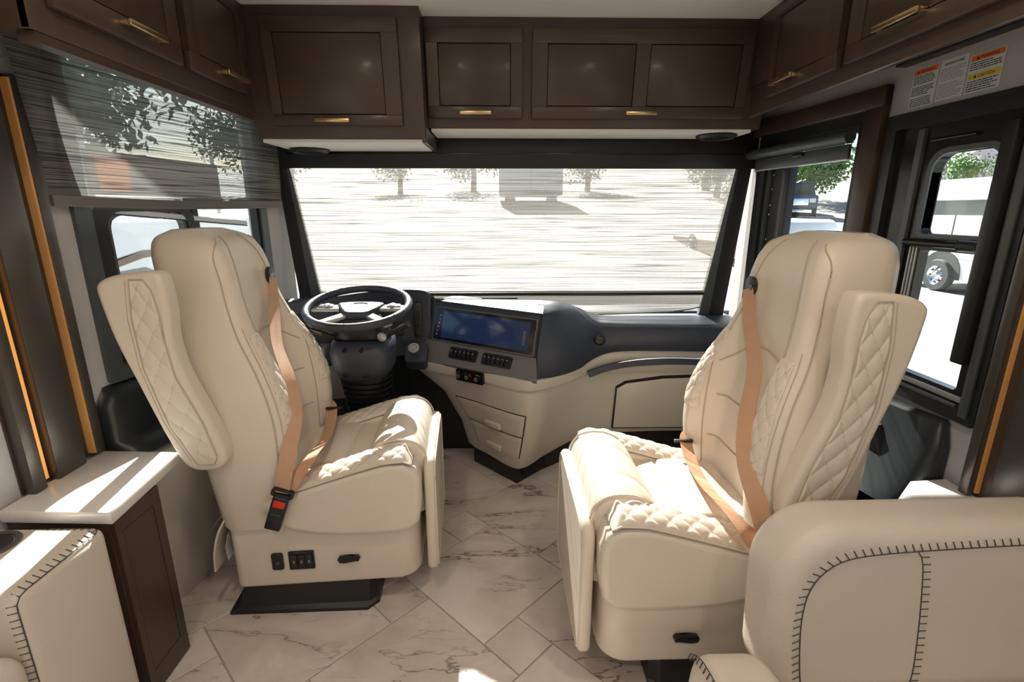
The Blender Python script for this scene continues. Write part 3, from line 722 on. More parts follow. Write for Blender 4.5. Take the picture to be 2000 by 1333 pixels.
# ---------------------------------------------------------------- lit pilasters
def pilaster(name, label, sgn, slabs, leds, z0, z1, y0, y1):
    xw = sgn * 1.2495
    r_ = thing(name, label, 'trim panel', (xw, (y0 + y1) / 2, z0))
    f = Fr((xw, 0, 0), (0, 1, 0), (0, 0, 1), (-sgn, 0, 0))
    box('backing', y0, y1, z0, z1, 0.0, 0.004, M['wood'], r_, f=f)
    for a, b, d in slabs: box('slab', a, b, z0, z1, 0.004, d, M['bronze'], r_, bevel=0.003, f=f)
    for a, b, d, mm in leds: box('light_strip', a, b, z0 + 0.01, z1 - 0.01, 0.004, d, M[mm], r_, f=f)
    return r_
pilaster('light_panel', 'bronze slatted wall panel with glowing amber light strips above the white side counter', -1,
         [(1.175, 1.212, 0.034), (1.252, 1.345, 0.030), (1.392, 1.424, 0.026)], [(1.220, 1.244, 0.010, 'led'), (1.384, 1.391, 0.024, 'led_dim')], 0.612, 1.66, 1.17, 1.424)
pilaster('light_panel', 'dark bronze wall panel with amber light strip by the white corner counter', 1,
         [(1.135, 1.162, 0.030), (0.90, 1.10, 0.012)], [(1.128, 1.134, 0.014, 'led_dim'), (0.885, 0.897, 0.010, 'led')], 0.602, 1.66, 0.85, 1.162)

# ---------------------------------------------------------------- side cabinet and counters
cab = thing('side_cabinet', 'low dark walnut cabinet with a grooved tall door beside the left armrest', 'cabinet', (-1.12, 1.2, 0))
f = Fr((-0.995, 0, 0), (0, 1, 0), (0, 0, 1), (1, 0, 0))
box('body', -1.246, -0.995, 1.115, 1.285, 0.0, 0.574, M['wood'], cab, bevel=0.002)
bm = bmesh.new(); g = 0.002
a0, a1, c0, c1 = 1.140, 1.252, 0.075, 0.525
add_box(bm, f, 1.117, 1.283, 0.004, c0 - g, 0.0, 0.012); add_box(bm, f, 1.117, 1.283, c1 + g, 0.572, 0.0, 0.012)
add_box(bm, f, 1.117, a0 - g, c0 - g, c1 + g, 0.0, 0.012); add_box(bm, f, a1 + g, 1.283, c0 - g, c1 + g, 0.0, 0.012)
d = build('door', bm, M['wood'], cab)
box('door_panel', a0, a1, c0, c1, 0.002, 0.011, M['wood'], d, f=f)
box('groove', a0 - g, a1 + g, c0 - g, c1 + g, 0.0, 0.003, M['wood_groove'], d, f=f)
tag(prism('countertop', W0, [(-1.247, 1.105), (-0.965, 1.092), (-0.995, 1.41), (-1.235, 1.425)], 0.575, 0.611, M['quartz'], None, 0.006, 2),
    'white quartz counter top on the low cabinet behind the driver seat', 'countertop')
tag(prism('corner_counter', W0, [(0.86, 0.985), (1.246, 0.985), (1.246, 1.225), (1.135, 1.215)], 0.565, 0.60, M['quartz'], None, 0.005, 2),
    'white quartz counter corner behind the passenger seat', 'countertop')
box('support', 0.90, 1.246, 0.99, 1.09, 0.0, 0.564, M['wood'], bpy.data.objects['corner_counter'])

# driver's side console: cream lower body, black door-panel top
sc = thing('side_console', 'black and cream moulded console below the driver side window', 'console', (-1.15, 1.8, 0))
low = [[(-1.24, 1.34, .0), (-1.13, 1.50, .0), (-1.105, 1.75, .0), (-1.08, 2.05, .0), (-1.07, 2.18, .0)],
       [(-1.24, 1.33, .12), (-1.11, 1.46, .12), (-1.08, 1.75, .12), (-1.06, 2.05, .12), (-1.04, 2.18, .12)],
       [(-1.24, 1.32, .34), (-1.09, 1.42, .34), (-1.07, 1.75, .33), (-1.05, 2.05, .33), (-1.03, 2.18, .33)],
       [(-1.24, 1.32, .53), (-1.08, 1.41, .53), (-1.06, 1.75, .53), (-1.04, 2.05, .53), (-1.02, 2.18, .53)],
       [(-1.24, 1.33, .560), (-1.10, 1.42, .560), (-1.08, 1.75, .556), (-1.06, 2.05, .556), (-1.04, 2.18, .556)],
       [(-1.245, 1.35, .565), (-1.20, 1.45, .565), (-1.15, 1.75, .560), (-1.10, 2.05, .560), (-1.06, 2.18, .560)]]
loft('lower_body', [catmull(p, 30) for p in low], M['cream_plastic'], sc)
tube('body_crease', [p + V((0.003, 0, 0)) for p in catmull([(-1.10, 1.55, .16), (-1.072, 1.75, .21), (-1.052, 2.05, .27)], 12)], 0.004, M['cream_plastic'], sc, 6)
blk = [[(-1.243, 1.435, .585), (-1.13, 1.45, .585), (-1.10, 1.75, .58), (-1.08, 2.0, .58), (-1.06, 2.18, .58)],
       [(-1.243, 1.435, .605), (-1.14, 1.455, .610), (-1.12, 1.75, .605), (-1.10, 2.0, .60), (-1.08, 2.18, .60)],
       [(-1.243, 1.44, .64), (-1.185, 1.46, .63), (-1.165, 1.75, .625), (-1.13, 2.0, .62), (-1.09, 2.18, .62)],
       [(-1.243, 1.44, .74), (-1.195, 1.49, .74), (-1.165, 1.75, .73), (-1.13, 2.0, .73), (-1.09, 2.18, .73)],
       [(-1.243, 1.48, .795), (-1.205, 1.54, .79), (-1.175, 1.75, .785), (-1.14, 2.0, .78), (-1.09, 2.18, .78)],
       [(-1.245, 1.50, .80), (-1.235, 1.56, .797), (-1.195, 1.75, .79), (-1.15, 2.0, .785), (-1.10, 2.18, .785)]]
loft('upper_panel', [catmull(p, 30) for p in blk], M['side_black'], sc)
box('window_switch', -1.17, -1.13, 1.62, 1.78, 0.618, 0.628, M['black_gloss'], sc, bevel=0.003)

# passenger's side console
sc = thing('side_console', 'black moulded console below the right window behind the passenger seat', 'console', (1.2, 1.6, 0))
blk = [[(1.243, 1.235, .50), (1.12, 1.25, .50), (1.08, 1.45, .50), (1.08, 1.75, .50), (1.06, 2.25, .50)],
       [(1.243, 1.232, .56), (1.16, 1.245, .56), (1.13, 1.45, .55), (1.12, 1.75, .55), (1.10, 2.25, .55)],
       [(1.243, 1.232, .69), (1.195, 1.25, .685), (1.185, 1.45, .675), (1.17, 1.75, .67), (1.14, 2.25, .66)],
       [(1.243, 1.25, .755), (1.215, 1.27, .755), (1.20, 1.45, .745), (1.185, 1.75, .735), (1.15, 2.25, .72)],
       [(1.246, 1.26, .762), (1.242, 1.28, .762), (1.235, 1.45, .752), (1.22, 1.75, .74), (1.19, 2.25, .725)]]
loft('upper_panel', [catmull(p, 30) for p in blk], M['side_black'], sc)
prism('grip_recess', Fr((1.158, 0, 0), (0, 1, 0), (0, 0, 1), (-1, 0, -0.25)), [(1.36, .60), (1.62, .585), (1.62, .665), (1.41, .675)], -0.03, 0.004, M['black'], sc, 0.003)
box('tray', 1.0, 1.10, 1.24, 1.75, 0.44, 0.455, M['side_black'], sc, bevel=0.004)
box('lower_body', 1.02, 1.243, 1.24, 2.25, 0.0, 0.44, M['side_black'], sc, bevel=0.01)
bm = bmesh.new()
for k in range(14): add_box(bm, W0, 1.085, 1.125, 1.36 + k * 0.014, 1.367 + k * 0.014, 0.455, 0.500)
build('vent_grille', bm, M['black'], sc)

# ---------------------------------------------------------------- dashboard
ds = thing('dashboard', 'charcoal and cream dashboard with a wide screen, drawers and a passenger shelf', 'dashboard', (0.1, 2.4, 0))
N_ = 72
def lev(pts): return catmull(pts, N_)
body = [lev([(-.10, 2.60, .10), (-.165, 2.47, .10), (-.07, 2.345, .10), (.045, 2.212, .10), (.115, 2.212, .10), (.23, 2.33, .11), (.44, 2.41, .17), (.75, 2.42, .19), (1.2, 2.42, .19)]),
        lev([(-.12, 2.60, .13), (-.185, 2.45, .13), (-.085, 2.325, .13), (.052, 2.182, .13), (.132, 2.182, .13), (.245, 2.305, .14), (.45, 2.385, .20), (.75, 2.395, .215), (1.2, 2.395, .215)]),
        lev([(-.15, 2.60, .25), (-.215, 2.45, .25), (-.10, 2.315, .25), (.065, 2.15, .25), (.15, 2.15, .25), (.26, 2.28, .26), (.455, 2.37, .28), (.75, 2.385, .29), (1.2, 2.385, .29)]),
        lev([(-.24, 2.60, .42), (-.30, 2.44, .42), (-.13, 2.285, .42), (.078, 2.11, .42), (.165, 2.11, .42), (.285, 2.24, .42), (.46, 2.345, .42), (.75, 2.365, .42), (1.2, 2.365, .42)]),
        lev([(-.37, 2.60, .54), (-.43, 2.435, .54), (-.155, 2.262, .54), (.065, 2.092, .54), (.16, 2.092, .54), (.31, 2.21, .54), (.46, 2.32, .54), (.75, 2.345, .54), (1.2, 2.345, .54)])]
loft('console_body', body, M['cream_plastic'], ds)
band = [lev([(-.39, 2.60, .552), (-.455, 2.425, .552), (-.16, 2.245, .552), (.068, 2.076, .552), (.17, 2.076, .552), (.32, 2.19, .552), (.455, 2.30, .56), (.75, 2.335, .56), (1.2, 2.335, .56)]),
        lev([(-.40, 2.60, .562), (-.465, 2.42, .562), (-.16, 2.24, .562), (.068, 2.070, .562), (.175, 2.070, .562), (.322, 2.185, .562), (.455, 2.295, .57), (.75, 2.33, .57), (1.2, 2.33, .57)]),
        lev([(-.40, 2.60, .606), (-.465, 2.415, .606), (-.16, 2.235, .606), (.068, 2.066, .606), (.175, 2.066, .606), (.322, 2.18, .606), (.455, 2.295, .635), (.75, 2.325, .64), (1.2, 2.325, .64)]),
        lev([(-.40, 2.60, .609), (-.455, 2.43, .609), (-.15, 2.25, .609), (.068, 2.09, .609), (.165, 2.09, .609), (.312, 2.20, .609), (.455, 2.31, .665), (.75, 2.34, .668), (1.2, 2.34, .668)])]
loft('trim_band', [body[-1], ] + band, M['cream_plastic'], ds, ang=50)
kick = [[(-.14, 2.60, .0), (-.155, 2.465, .0), (.072, 2.228, .0), (.20, 2.36, .0), (.33, 2.46, .0), (.8, 2.52, .0), (1.2, 2.52, .0)],
        [(-.14, 2.60, .125), (-.155, 2.465, .125), (.065, 2.228, .125), (.20, 2.355, .125), (.33, 2.45, .17), (.8, 2.50, .20), (1.2, 2.50, .20)]]
loft('toe_kick', [[V(p) for p in q] for q in kick], M['black'], ds, ang=20)
bm = bmesh.new()
f = Fr((.075, 2.225, 0), (.26, .235, 0), (0, 0, 1), (.235, -.26, 0))
for k in range(16): add_box(bm, f, 0.03 + k * 0.011, 0.036 + k * 0.011, 0.03, 0.09, 0.0, 0.004)
build('kick_vents', bm, M['black_gloss'], ds)
# left face frames: runs from the prow back towards the driver's knee
fd = V((-.535, .352, 0)).normalized()
FL = Fr((.125, 2.068, 0), -fd, (0, 0, 1), V((-fd.y, fd.x, 0)) * -1)
if FL.n.y > 0: FL.n = -FL.n
# grey switch panel
def q3(pts): return [V(p) for p in pts]
loft('switch_panel', [q3([(-.465, 2.415, .600), (.150, 2.040, .597)]), q3([(-.47, 2.405, .612), (.150, 2.030, .609)]),
                      q3([(-.46, 2.425, .630), (.150, 2.036, .628)]), q3([(-.38, 2.440, .700), (.150, 2.085, .700)]), q3([(-.37, 2.47, .705), (.155, 2.12, .705)])], M['dash_grey'], ds, ang=30)
fs_ = Fr((.150, 2.036, .628), (-.61, .389, .002), (.0, .049, .072))
us = fs_.u; vsl = (V((.15, 2.085, .70)) - V((.15, 2.036, .628))).normalized()
nsl = (-us).cross(vsl); nsl = nsl if nsl.y < 0 else -nsl
for k, (c, lab) in enumerate(((0.395, 'six'), (0.205, 'six'))):
    fsw = Fr(V((.150, 2.036, .628)) + us * c + vsl * 0.044, -us, vsl - us * vsl.dot(us), nsl)
    fsw.n = nsl.normalized()
    sp = prism('switch_bank', fsw, rrect(-0.080, 0.080, -0.030, 0.026, 0.008), 0.0, 0.006, M['black'], ds, 0.001)
    for j in range(6):
        bm = bmesh.new(); u0 = -0.072 + j * 0.0245
        add_box(bm, fsw, u0, u0 + 0.019, -0.022, 0.019, 0.005, 0.013 if j % 2 else 0.015, 0.003)
        s_ = smooth_by_angle(build('switch', bm, M['black_gloss'], sp), 40)
        bm = bmesh.new(); add_box(bm, fsw, u0 + 0.006, u0 + 0.013, 0.002, 0.008, 0.0152, 0.0156); build('icon', bm, M['icon'], s_)
# climate panel on the cream band
fcl = Fr(V((-.148, 2.222, .574)), -fd, (0, 0, 1), FL.n)
cp = prism('climate_panel', fcl, rrect(-0.078, 0.078, -0.030, 0.026, 0.006), -0.004, 0.012, M['black_gloss'], ds, 0.001)
for j, u0 in enumerate((-0.056, -0.008, 0.046)):
    fk = Fr(fcl.p(u0, -0.004, 0.012), fcl.u, fcl.v, fcl.n)
    kb = lathe('knob', fk, [(0.013, 0), (0.012, 0.012), (0.009, 0.014), (0, 0.014)], M['black'], cp, 20)
    lathe('knob_ring', fk, [(0.0085, 0.0142), (0.0085, 0.0150), (0.0060, 0.0150), (0.0060, 0.0142)], M['silver'], kb, 20)
    for a0, a1, mm in (((120, 40, 'icon'),) if j == 2 else ((170, 110, 'blue'), (70, 0, 'red')) if j == 1 else ((150, 90, 'icon'),)):
        tube('dial_mark', [fk.p(0.019 * math.cos(R(a0 + (a1 - a0) * i / 8)), 0.019 * math.sin(R(a0 + (a1 - a0) * i / 8)), 0.0006) for i in range(9)], 0.0012, M[mm], cp, 5)
# drawers in the body face, following its curve
def body_at(c, z):
    ks = [1, 2, 3, 4]; zz = [.13, .25, .42, .54]; k = max(0, min(2, int(np.searchsorted(zz, z) - 1)))
    x = c / 8 * (N_ - 1); i = int(x); fr_ = x - i
    p = [body[ks[j]][i].lerp(body[ks[j]][i + 1], fr_) for j in (k, k + 1)]
    return p[0].lerp(p[1], (z - zz[k]) / (zz[k + 1] - zz[k]))
def body_nrm(c, z):
    n_ = (body_at(c + .05, z) - body_at(c - .05, z)).cross(body_at(c, z + .01) - body_at(c, z - .01)).normalized()
    return n_ if n_.y < 0 else -n_
def face_slab(name, ca, cb, za, zb, n0, n1, m, parent, cut=0.0):
    bm = bmesh.new(); nc, nz = 20, 8; F, B = [], []
    for i in range(nc + 1):
        fa, ba = [], []
        for j in range(nz + 1):
            t = j / nz; c0 = ca + cut * (1 - t); c = c0 + (cb - c0) * i / nc; z = za + (zb - za) * t
            p, n_ = body_at(c, z), body_nrm(c, z)
            e = 0.004 if (i in (0, nc) or j in (0, nz)) else 0.0
            fa.append(bm.verts.new(p + n_ * (n1 - e))); ba.append(bm.verts.new(p + n_ * n0))
        F.append(fa); B.append(ba)
    for i in range(nc):
        for j in range(nz): bm.faces.new((F[i][j], F[i + 1][j], F[i + 1][j + 1], F[i][j + 1]))
    rim_f = [F[i][0] for i in range(nc + 1)] + [F[nc][j] for j in range(1, nz + 1)] + [F[i][nz] for i in range(nc - 1, -1, -1)] + [F[0][j] for j in range(nz - 1, 0, -1)]
    rim_b = [B[i][0] for i in range(nc + 1)] + [B[nc][j] for j in range(1, nz + 1)] + [B[i][nz] for i in range(nc - 1, -1, -1)] + [B[0][j] for j in range(nz - 1, 0, -1)]
    for k in range(len(rim_f)): bm.faces.new((rim_f[k], rim_f[(k + 1) % len(rim_f)], rim_b[(k + 1) % len(rim_f)], rim_b[k]))
    bmesh.ops.delete(bm, geom=[v for v in bm.verts if not v.link_faces], context='VERTS')
    return smooth_by_angle(build(name, bm, m, parent), 40)
for (ca, cb_, za, zb, cut) in ((1.52, 3.22, .305, .418, .10), (1.66, 3.20, .180, .297, .12)):
    dr = face_slab('drawer', ca, cb_, za, zb, -0.01, 0.010, M['cream_plastic'], ds, cut)
    face_slab('drawer_gap', ca - .045, cb_ + .05, za - .0045, zb + .0045, -0.01, 0.0045, M['wood_groove'], dr, cut)
    cm = 2.42; zc = za + (zb - za) * .26
    fh = Fr(body_at(cm, zc) + body_nrm(cm, zc) * .008, body_at(cm + .2, zc) - body_at(cm - .2, zc), body_at(cm, zc + .01) - body_at(cm, zc - .01), body_nrm(cm, zc))
    hb = bmesh.new(); add_box(hb, fh, -0.052, 0.052, -0.018, 0.016, 0.0, 0.020, 0.008, 3)
    smooth_by_angle(build('drawer_pull', hb, M['cream_plastic'], dr), 60)
# screen pod
BL, BR, TR, TL = V((-.375, 2.43, .695)), V((.150, 2.080, .695)), V((.178, 2.125, .886)), V((-.345, 2.465, .892))
bm = bmesh.new()
vv = [bm.verts.new(p) for p in (BL, BR, TR, TL)]; v2 = [bm.verts.new(p + V((0.10, 0.16, 0.0))) for p in (BL, BR, TR, TL)]
bm.faces.new(vv); bm.faces.new(v2[::-1])
for i in range(4): bm.faces.new((vv[i], vv[(i + 1) % 4], v2[(i + 1) % 4], v2[i]))
bmesh.ops.bevel(bm, geom=bm.edges[:], offset=0.008, segments=3, affect='EDGES')
smooth_by_angle(build('screen_pod', bm, M['dash'], ds), 40)
su = (BR - BL).normalized(); sv_ = (TL - BL + TR - BR).normalized(); sv_ = (sv_ - su * sv_.dot(su)).normalized(); sn = su.cross(sv_); sn = sn if sn.y < 0 else -sn
FS = Fr(BL, su, sv_, sn); SW = (BR - BL).length
sc_ = prism('screen', FS, rrect(0.035, SW - 0.020, 0.014, 0.172, 0.006), -0.01, 0.004, M['black_gloss'], ds, 0.001)
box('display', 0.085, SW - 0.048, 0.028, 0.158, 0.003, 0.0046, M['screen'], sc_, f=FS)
ring_frame('screen_rim', FS, rrect(0.031, SW - 0.016, 0.010, 0.176, 0.008), rrect(0.035, SW - 0.020, 0.014, 0.172, 0.006), -0.002, 0.005, M['dash_grey'], sc_)
for k in range(6):
    lathe('touch_key', Fr(FS.p(0.056 + 0.003 * k, 0.040 + 0.019 * k, 0.004), FS.u, FS.v, FS.n), [(0.0055, 0.0), (0.0055, 0.0006), (0, 0.0006)], M['purple' if k in (2, 3) else 'icon'], sc_, 10)
box('icon_strip', SW - 0.080, SW - 0.068, 0.055, 0.115, 0.0046, 0.0052, M['dash_grey'], sc_, f=FS)
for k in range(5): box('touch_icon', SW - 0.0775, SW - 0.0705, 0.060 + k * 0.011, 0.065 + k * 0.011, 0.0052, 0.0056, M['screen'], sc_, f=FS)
# dark upper moulding from the pod round to the right wall
up_l = [lev([(.150, 2.070, .606), (.26, 2.125, .604), (.36, 2.205, .610), (.445, 2.275, .640), (.56, 2.31, .662), (.85, 2.315, .662), (1.2, 2.30, .655)]),
        lev([(.150, 2.060, .618), (.265, 2.115, .616), (.37, 2.198, .622), (.45, 2.265, .650), (.56, 2.298, .670), (.85, 2.302, .670), (1.2, 2.288, .662)]),
        lev([(.158, 2.085, .74), (.27, 2.14, .73), (.375, 2.215, .72), (.455, 2.265, .715), (.56, 2.285, .715), (.85, 2.29, .715), (1.2, 2.275, .715)]),
        lev([(.176, 2.118, .872), (.26, 2.175, .868), (.345, 2.25, .835), (.43, 2.295, .785), (.54, 2.295, .775), (.85, 2.295, .772), (1.2, 2.285, .768)]),
        lev([(.182, 2.135, .890), (.26, 2.20, .894), (.345, 2.285, .872), (.44, 2.325, .805), (.54, 2.315, .790), (.85, 2.312, .786), (1.2, 2.30, .782)]),
        lev([(.17, 2.30, .905), (.27, 2.36, .903), (.37, 2.42, .865), (.46, 2.46, .822), (.55, 2.46, .812), (.85, 2.46, .808), (1.2, 2.46, .806)]),
        lev([(.17, 2.49, .895), (.27, 2.49, .88), (.37, 2.49, .83), (.46, 2.49, .808), (.55, 2.49, .804), (.85, 2.49, .804), (1.2, 2.49, .804)]),
        lev([(.17, 2.496, .79), (.27, 2.496, .79), (.37, 2.496, .79), (.46, 2.496, .79), (.55, 2.496, .79), (.85, 2.496, .79), (1.2, 2.496, .79)])]
loft('upper_moulding', up_l, M['dash'], ds)
loft('pod_top', [q3([(-.345, 2.470, .894), (.18, 2.13, .890)]), q3([(-.345, 2.480, .899), (.19, 2.20, .902)]), q3([(-.34, 2.49, .898), (.20, 2.40, .900)]), q3([(-.34, 2.492, .897), (.20, 2.49, .893)]), q3([(-.34, 2.496, .79), (.20, 2.496, .79)])], M['dash'], ds)
box('defrost_slot', -0.10, 0.08, 2.465, 2.480, 0.895, 0.9005, M['black'], ds)
for (px, py, pz, nx, ny, r) in ((.462, 2.262, .735, -.25, -1, .026), (1.075, 2.282, .735, 0, -1, .030)):
    fr = Fr((px, py, pz), (1, 0, 0), (0, 0, 1), (0.0, -1, 0.1))
    v_ = lathe('round_vent', fr, [(r, -0.005), (r, 0.007), (r * 0.8, 0.010), (r * 0.72, 0.004), (0, 0.004)], M['black'], ds, 24)
    for k in range(3): box('vent_slat', -r * 0.62, r * 0.62, -r * 0.5 + k * r * 0.45, -r * 0.5 + k * r * 0.45 + 0.004, 0.004, 0.008, M['black_gloss'], v_, f=fr)
rl = catmull([(.415, 2.262, .565), (.50, 2.262, .596), (.62, 2.275, .614), (.80, 2.280, .622), (.965, 2.280, .618)], 24)
ribbon('grab_rail', rl, [V((0, 0, 1))] * 24, 0.030, 0.020, M['dash'], ds)
prism('glove_door', Fr((0, 2.432, 0), (1, 0, 0), (0, -0.17, 1), (0, -1, -0.17)), [(.575, .240), (1.02, .240), (1.02, .535), (.80, .528), (.62, .503), (.575, .475)], -0.03, 0.022, M['cream_plastic'], ds, 0.005)
prism('glove_gap', Fr((0, 2.432, 0), (1, 0, 0), (0, -0.17, 1), (0, -1, -0.17)), [(.570, .235), (1.025, .235), (1.025, .540), (.80, .532), (.618, .507), (.572, .477)], -0.03, 0.019, M['wood_groove'], ds)
# driver's instrument panel
ip = [lev([(-1.12, 2.22, .62), (-1.0, 2.28, .62), (-.85, 2.35, .62), (-.6, 2.40, .62), (-.40, 2.42, .62), (-.36, 2.42, .62)]),
      lev([(-1.12, 2.24, .72), (-1.0, 2.30, .72), (-.85, 2.37, .72), (-.6, 2.42, .72), (-.40, 2.44, .72), (-.36, 2.44, .72)]),
      lev([(-1.12, 2.27, .895), (-1.0, 2.33, .90), (-.85, 2.40, .905), (-.6, 2.45, .93), (-.40, 2.46, .93), (-.355, 2.46, .90)]),
      lev([(-1.12, 2.28, .908), (-1.0, 2.34, .912), (-.85, 2.40, .918), (-.6, 2.44, .945), (-.40, 2.45, .945), (-.35, 2.47, .905)]),
      lev([(-1.12, 2.36, .912), (-1.0, 2.40, .915), (-.85, 2.46, .92), (-.6, 2.488, .945), (-.40, 2.488, .94), (-.34, 2.488, .905)]),
      lev([(-1.12, 2.49, .79), (-1.0, 2.49, .79), (-.85, 2.494, .79), (-.6, 2.496, .79), (-.40, 2.496, .79), (-.34, 2.496, .79)])]
struct(box('trim_5', -1.12, 1.2, 2.53, 2.93, 0.77, 0.79, M['dash']), 'dark shelf between the shade and the windscreen glass')
loft('instrument_panel', ip, M['dash'], ds)
fi = Fr((-.66, 2.405, .80), (1, .16, 0), (0, .12, 1))
if fi.n.y > 0: fi.n = -fi.n
box('gauge_screen', -0.16, 0.17, -0.075, 0.075, 0.0, 0.006, M['black_gloss'], ds, bevel=0.003, f=fi)
fv = Fr((-.418, 2.435, .80), (1, .05, 0), (0, .12, 1))
if fv.n.y > 0: fv.n = -fv.n
vt = box('tall_vent', -0.020, 0.020, -0.085, 0.085, 0.0, 0.010, M['black'], ds, bevel=0.003, f=fv)
for k in range(12): box('vent_slat', -0.010, 0.010, -0.070 + k * 0.012, -0.066 + k * 0.012, 0.010, 0.014, M['black_gloss'], vt, f=fv)
fk = Fr((-.965, 2.325, .83), (1, .45, 0), (0, .12, 1))
if fk.n.y > 0: fk.n = -fk.n
hk = lathe('light_knob', fk, [(0.030, -0.002), (0.030, 0.004), (0.022, 0.006), (0.020, 0.022), (0.0, 0.024)], M['black'], ds, 24)
box('knob_grip', -0.004, 0.004, -0.018, 0.018, 0.022, 0.030, M['black_gloss'], hk, bevel=0.002, f=fk)
box('lower_pad', -0.90, -0.815, 2.215, 2.32, 0.615, 0.715, M['dash_grey'], ds, bevel=0.012)
loft('lower_left_cover', [lev([(-1.10, 2.20, .615), (-.95, 2.23, .615), (-.80, 2.28, .612), (-.70, 2.36, .61)]), lev([(-1.09, 2.25, .50), (-.95, 2.28, .50), (-.82, 2.33, .50), (-.74, 2.40, .50)]), lev([(-1.08, 2.40, .38), (-.95, 2.42, .38), (-.85, 2.44, .38), (-.76, 2.46, .38)])], M['cream_plastic'], ds)
fg = Fr((-.425, 2.315, .682), (1, 0, 0), (0, .75, .65), (0, -.65, .75))
ig = lathe('ignition_ring', fg, [(0.026, 0), (0.026, 0.010), (0.019, 0.012), (0.017, 0.006), (0, 0.006)], M['silver'], ds, 28)
lathe('start_button', fg, [(0.012, 0.006), (0.012, 0.011), (0, 0.012)], M['silver'], ig, 20)
prism('ignition_mount', Fr((-.425, 2.33, .64), (1, 0, 0), (0, .75, .65), (0, -.65, .75)), rrect(-0.045, 0.06, -0.04, 0.07, 0.02), -0.06, 0.012, M['dash'], ds, 0.006)

# ---------------------------------------------------------------- steering wheel
st = thing('steering_wheel', 'black leather steering wheel on a black column with a ribbed boot', 'steering wheel', (-0.61, 2.15, 0))
tl = R(12.5); ctr = V((-.612, 2.10, .932))
FW = Fr(ctr, (1, 0, 0), (0, math.cos(tl), math.sin(tl)), (0, -math.sin(tl), math.cos(tl)))
RW_ = 0.212
rim = tube('rim', [FW.p(RW_ * math.cos(a), RW_ * math.sin(a), 0) for a in np.linspace(0, 2 * math.pi, 64, endpoint=False)], 0.017, M['dash'], st, 14, True)
for a in (35, 145, 215, 325, 270):
    c = FW.p(RW_ * math.cos(R(a)), RW_ * math.sin(R(a)), 0)
    tube('rim_seam', [c + (FW.u * math.cos(R(a)) + FW.v * math.sin(R(a))) * 0.0172 * math.cos(b) + FW.n * 0.0172 * math.sin(b) for b in np.linspace(0, 2 * math.pi, 14, endpoint=False)], 0.0012, M['black'], rim, 5, True)
hub = [(-.105, .045), (-.095, .060), (-.05, .070), (.05, .070), (.095, .060), (.105, .045), (.085, 0.0), (.055, -.05), (.03, -.062), (-.03, -.062), (-.055, -.05), (-.085, 0.0)]
hb = prism('hub', FW, hub, -0.045, -0.004, M['dash'], st, 0.014, 3, 60)
tube('badge_slot', [FW.p(x, 0.045 - 8 * x * x, -0.003) for x in np.linspace(-.03, .03, 9)], 0.0018, M['black'], hb, 5)
for s in (-1, 1):
    sp = prism('spoke', FW, [(s * .085, .050), (s * .205, .040), (s * .205, .005), (s * .085, .005)], -0.030, -0.012, M['silver'], st, 0.005, 2)
    box('thumb_switch', min(s * .115, s * .175), max(s * .115, s * .175), .012, .040, -0.013, -0.004, M['silver'], sp, bevel=0.006, f=FW)
    lathe('thumb_pad', Fr(FW.p(s * .14, .026, -0.004), FW.u, FW.v, FW.n), [(0.014, 0), (0.013, 0.003), (0, 0.004)], M['chrome'], sp, 16)
    prism('lower_spoke', FW, [(s * .03, -.045), (s * .065, -.03), (s * .165, -.125), (s * .140, -.150)], -0.034, -0.016, M['silver'], st, 0.005, 2)
# column shroud
def ringpts(cx, cy, z, rx_, ry_, n=36, p=2.6, ty=0.0):
    out = []
    for k in range(n):
        a = 2 * math.pi * k / n; c, s = math.cos(a), math.sin(a)
        out.append(V((cx + rx_ * math.copysign(abs(c) ** (2 / p), c), cy + ry_ * math.copysign(abs(s) ** (2 / p), s), z + ty * math.copysign(abs(s) ** (2 / p), s))))
    return out
loft('upper_shroud', [ringpts(-.612, 2.115, .885, .085, .080), ringpts(-.610, 2.12, .845, .110, .10), ringpts(-.608, 2.125, .805, .120, .105), ringpts(-.606, 2.13, .785, .085, .08)], M['black'], st, True, True)
loft('column_cover', [ringpts(-.604, 2.13, .795, .10, .09), ringpts(-.604, 2.125, .780, .128, .115, p=3.5), ringpts(-.604, 2.115, .74, .135, .125, p=3.5), ringpts(-.606, 2.115, .67, .128, .12, p=3.2), ringpts(-.608, 2.12, .625, .105, .10, p=2.8), ringpts(-.608, 2.125, .612, .09, .09)], M['dash'], st, True, True, 70)
bp_ = []
for k in range(9):
    z = .620 - k * .026
    bp_ += [ringpts(-.608, 2.135 + k * .006, z, .112 - .002 * k, .105), ringpts(-.608, 2.135 + k * .006, z - .009, .112 - .002 * k, .105), ringpts(-.608, 2.138 + k * .006, z - .014, .098 - .002 * k, .092), ringpts(-.608, 2.138 + k * .006, z - .022, .098 - .002 * k, .092)]
loft('ribbed_boot', bp_, M['black_gloss'], st, True, True, 40)
loft('boot_base', [ringpts(-.608, 2.19, .40, .095, .09), ringpts(-.60, 2.25, .20, .10, .10), ringpts(-.60, 2.33, .0, .12, .12)], M['black'], st, True, True)
for (x, z, r) in ((-.655, .765, .008), (-.585, .765, .008), (-.660, .655, .014), (-.575, .652, .014)):
    lathe('screw_hole', Fr((x, 1.992 if z > .7 else 2.002, z), (1, 0, 0), (0, 0, 1), (0, -1, 0)), [(r, -0.02), (r, 0.002), (r * 0.7, 0.002), (r * 0.6, -0.006), (0, -0.006)], M['black'], st, 14)
l1 = tube('stalk', [(-.70, 2.07, .80), (-.74, 2.03, .825), (-.80, 1.99, .865), (-.825, 1.975, .88)], [0.012, 0.015, 0.017, 0.012], M['black'], st, 12)
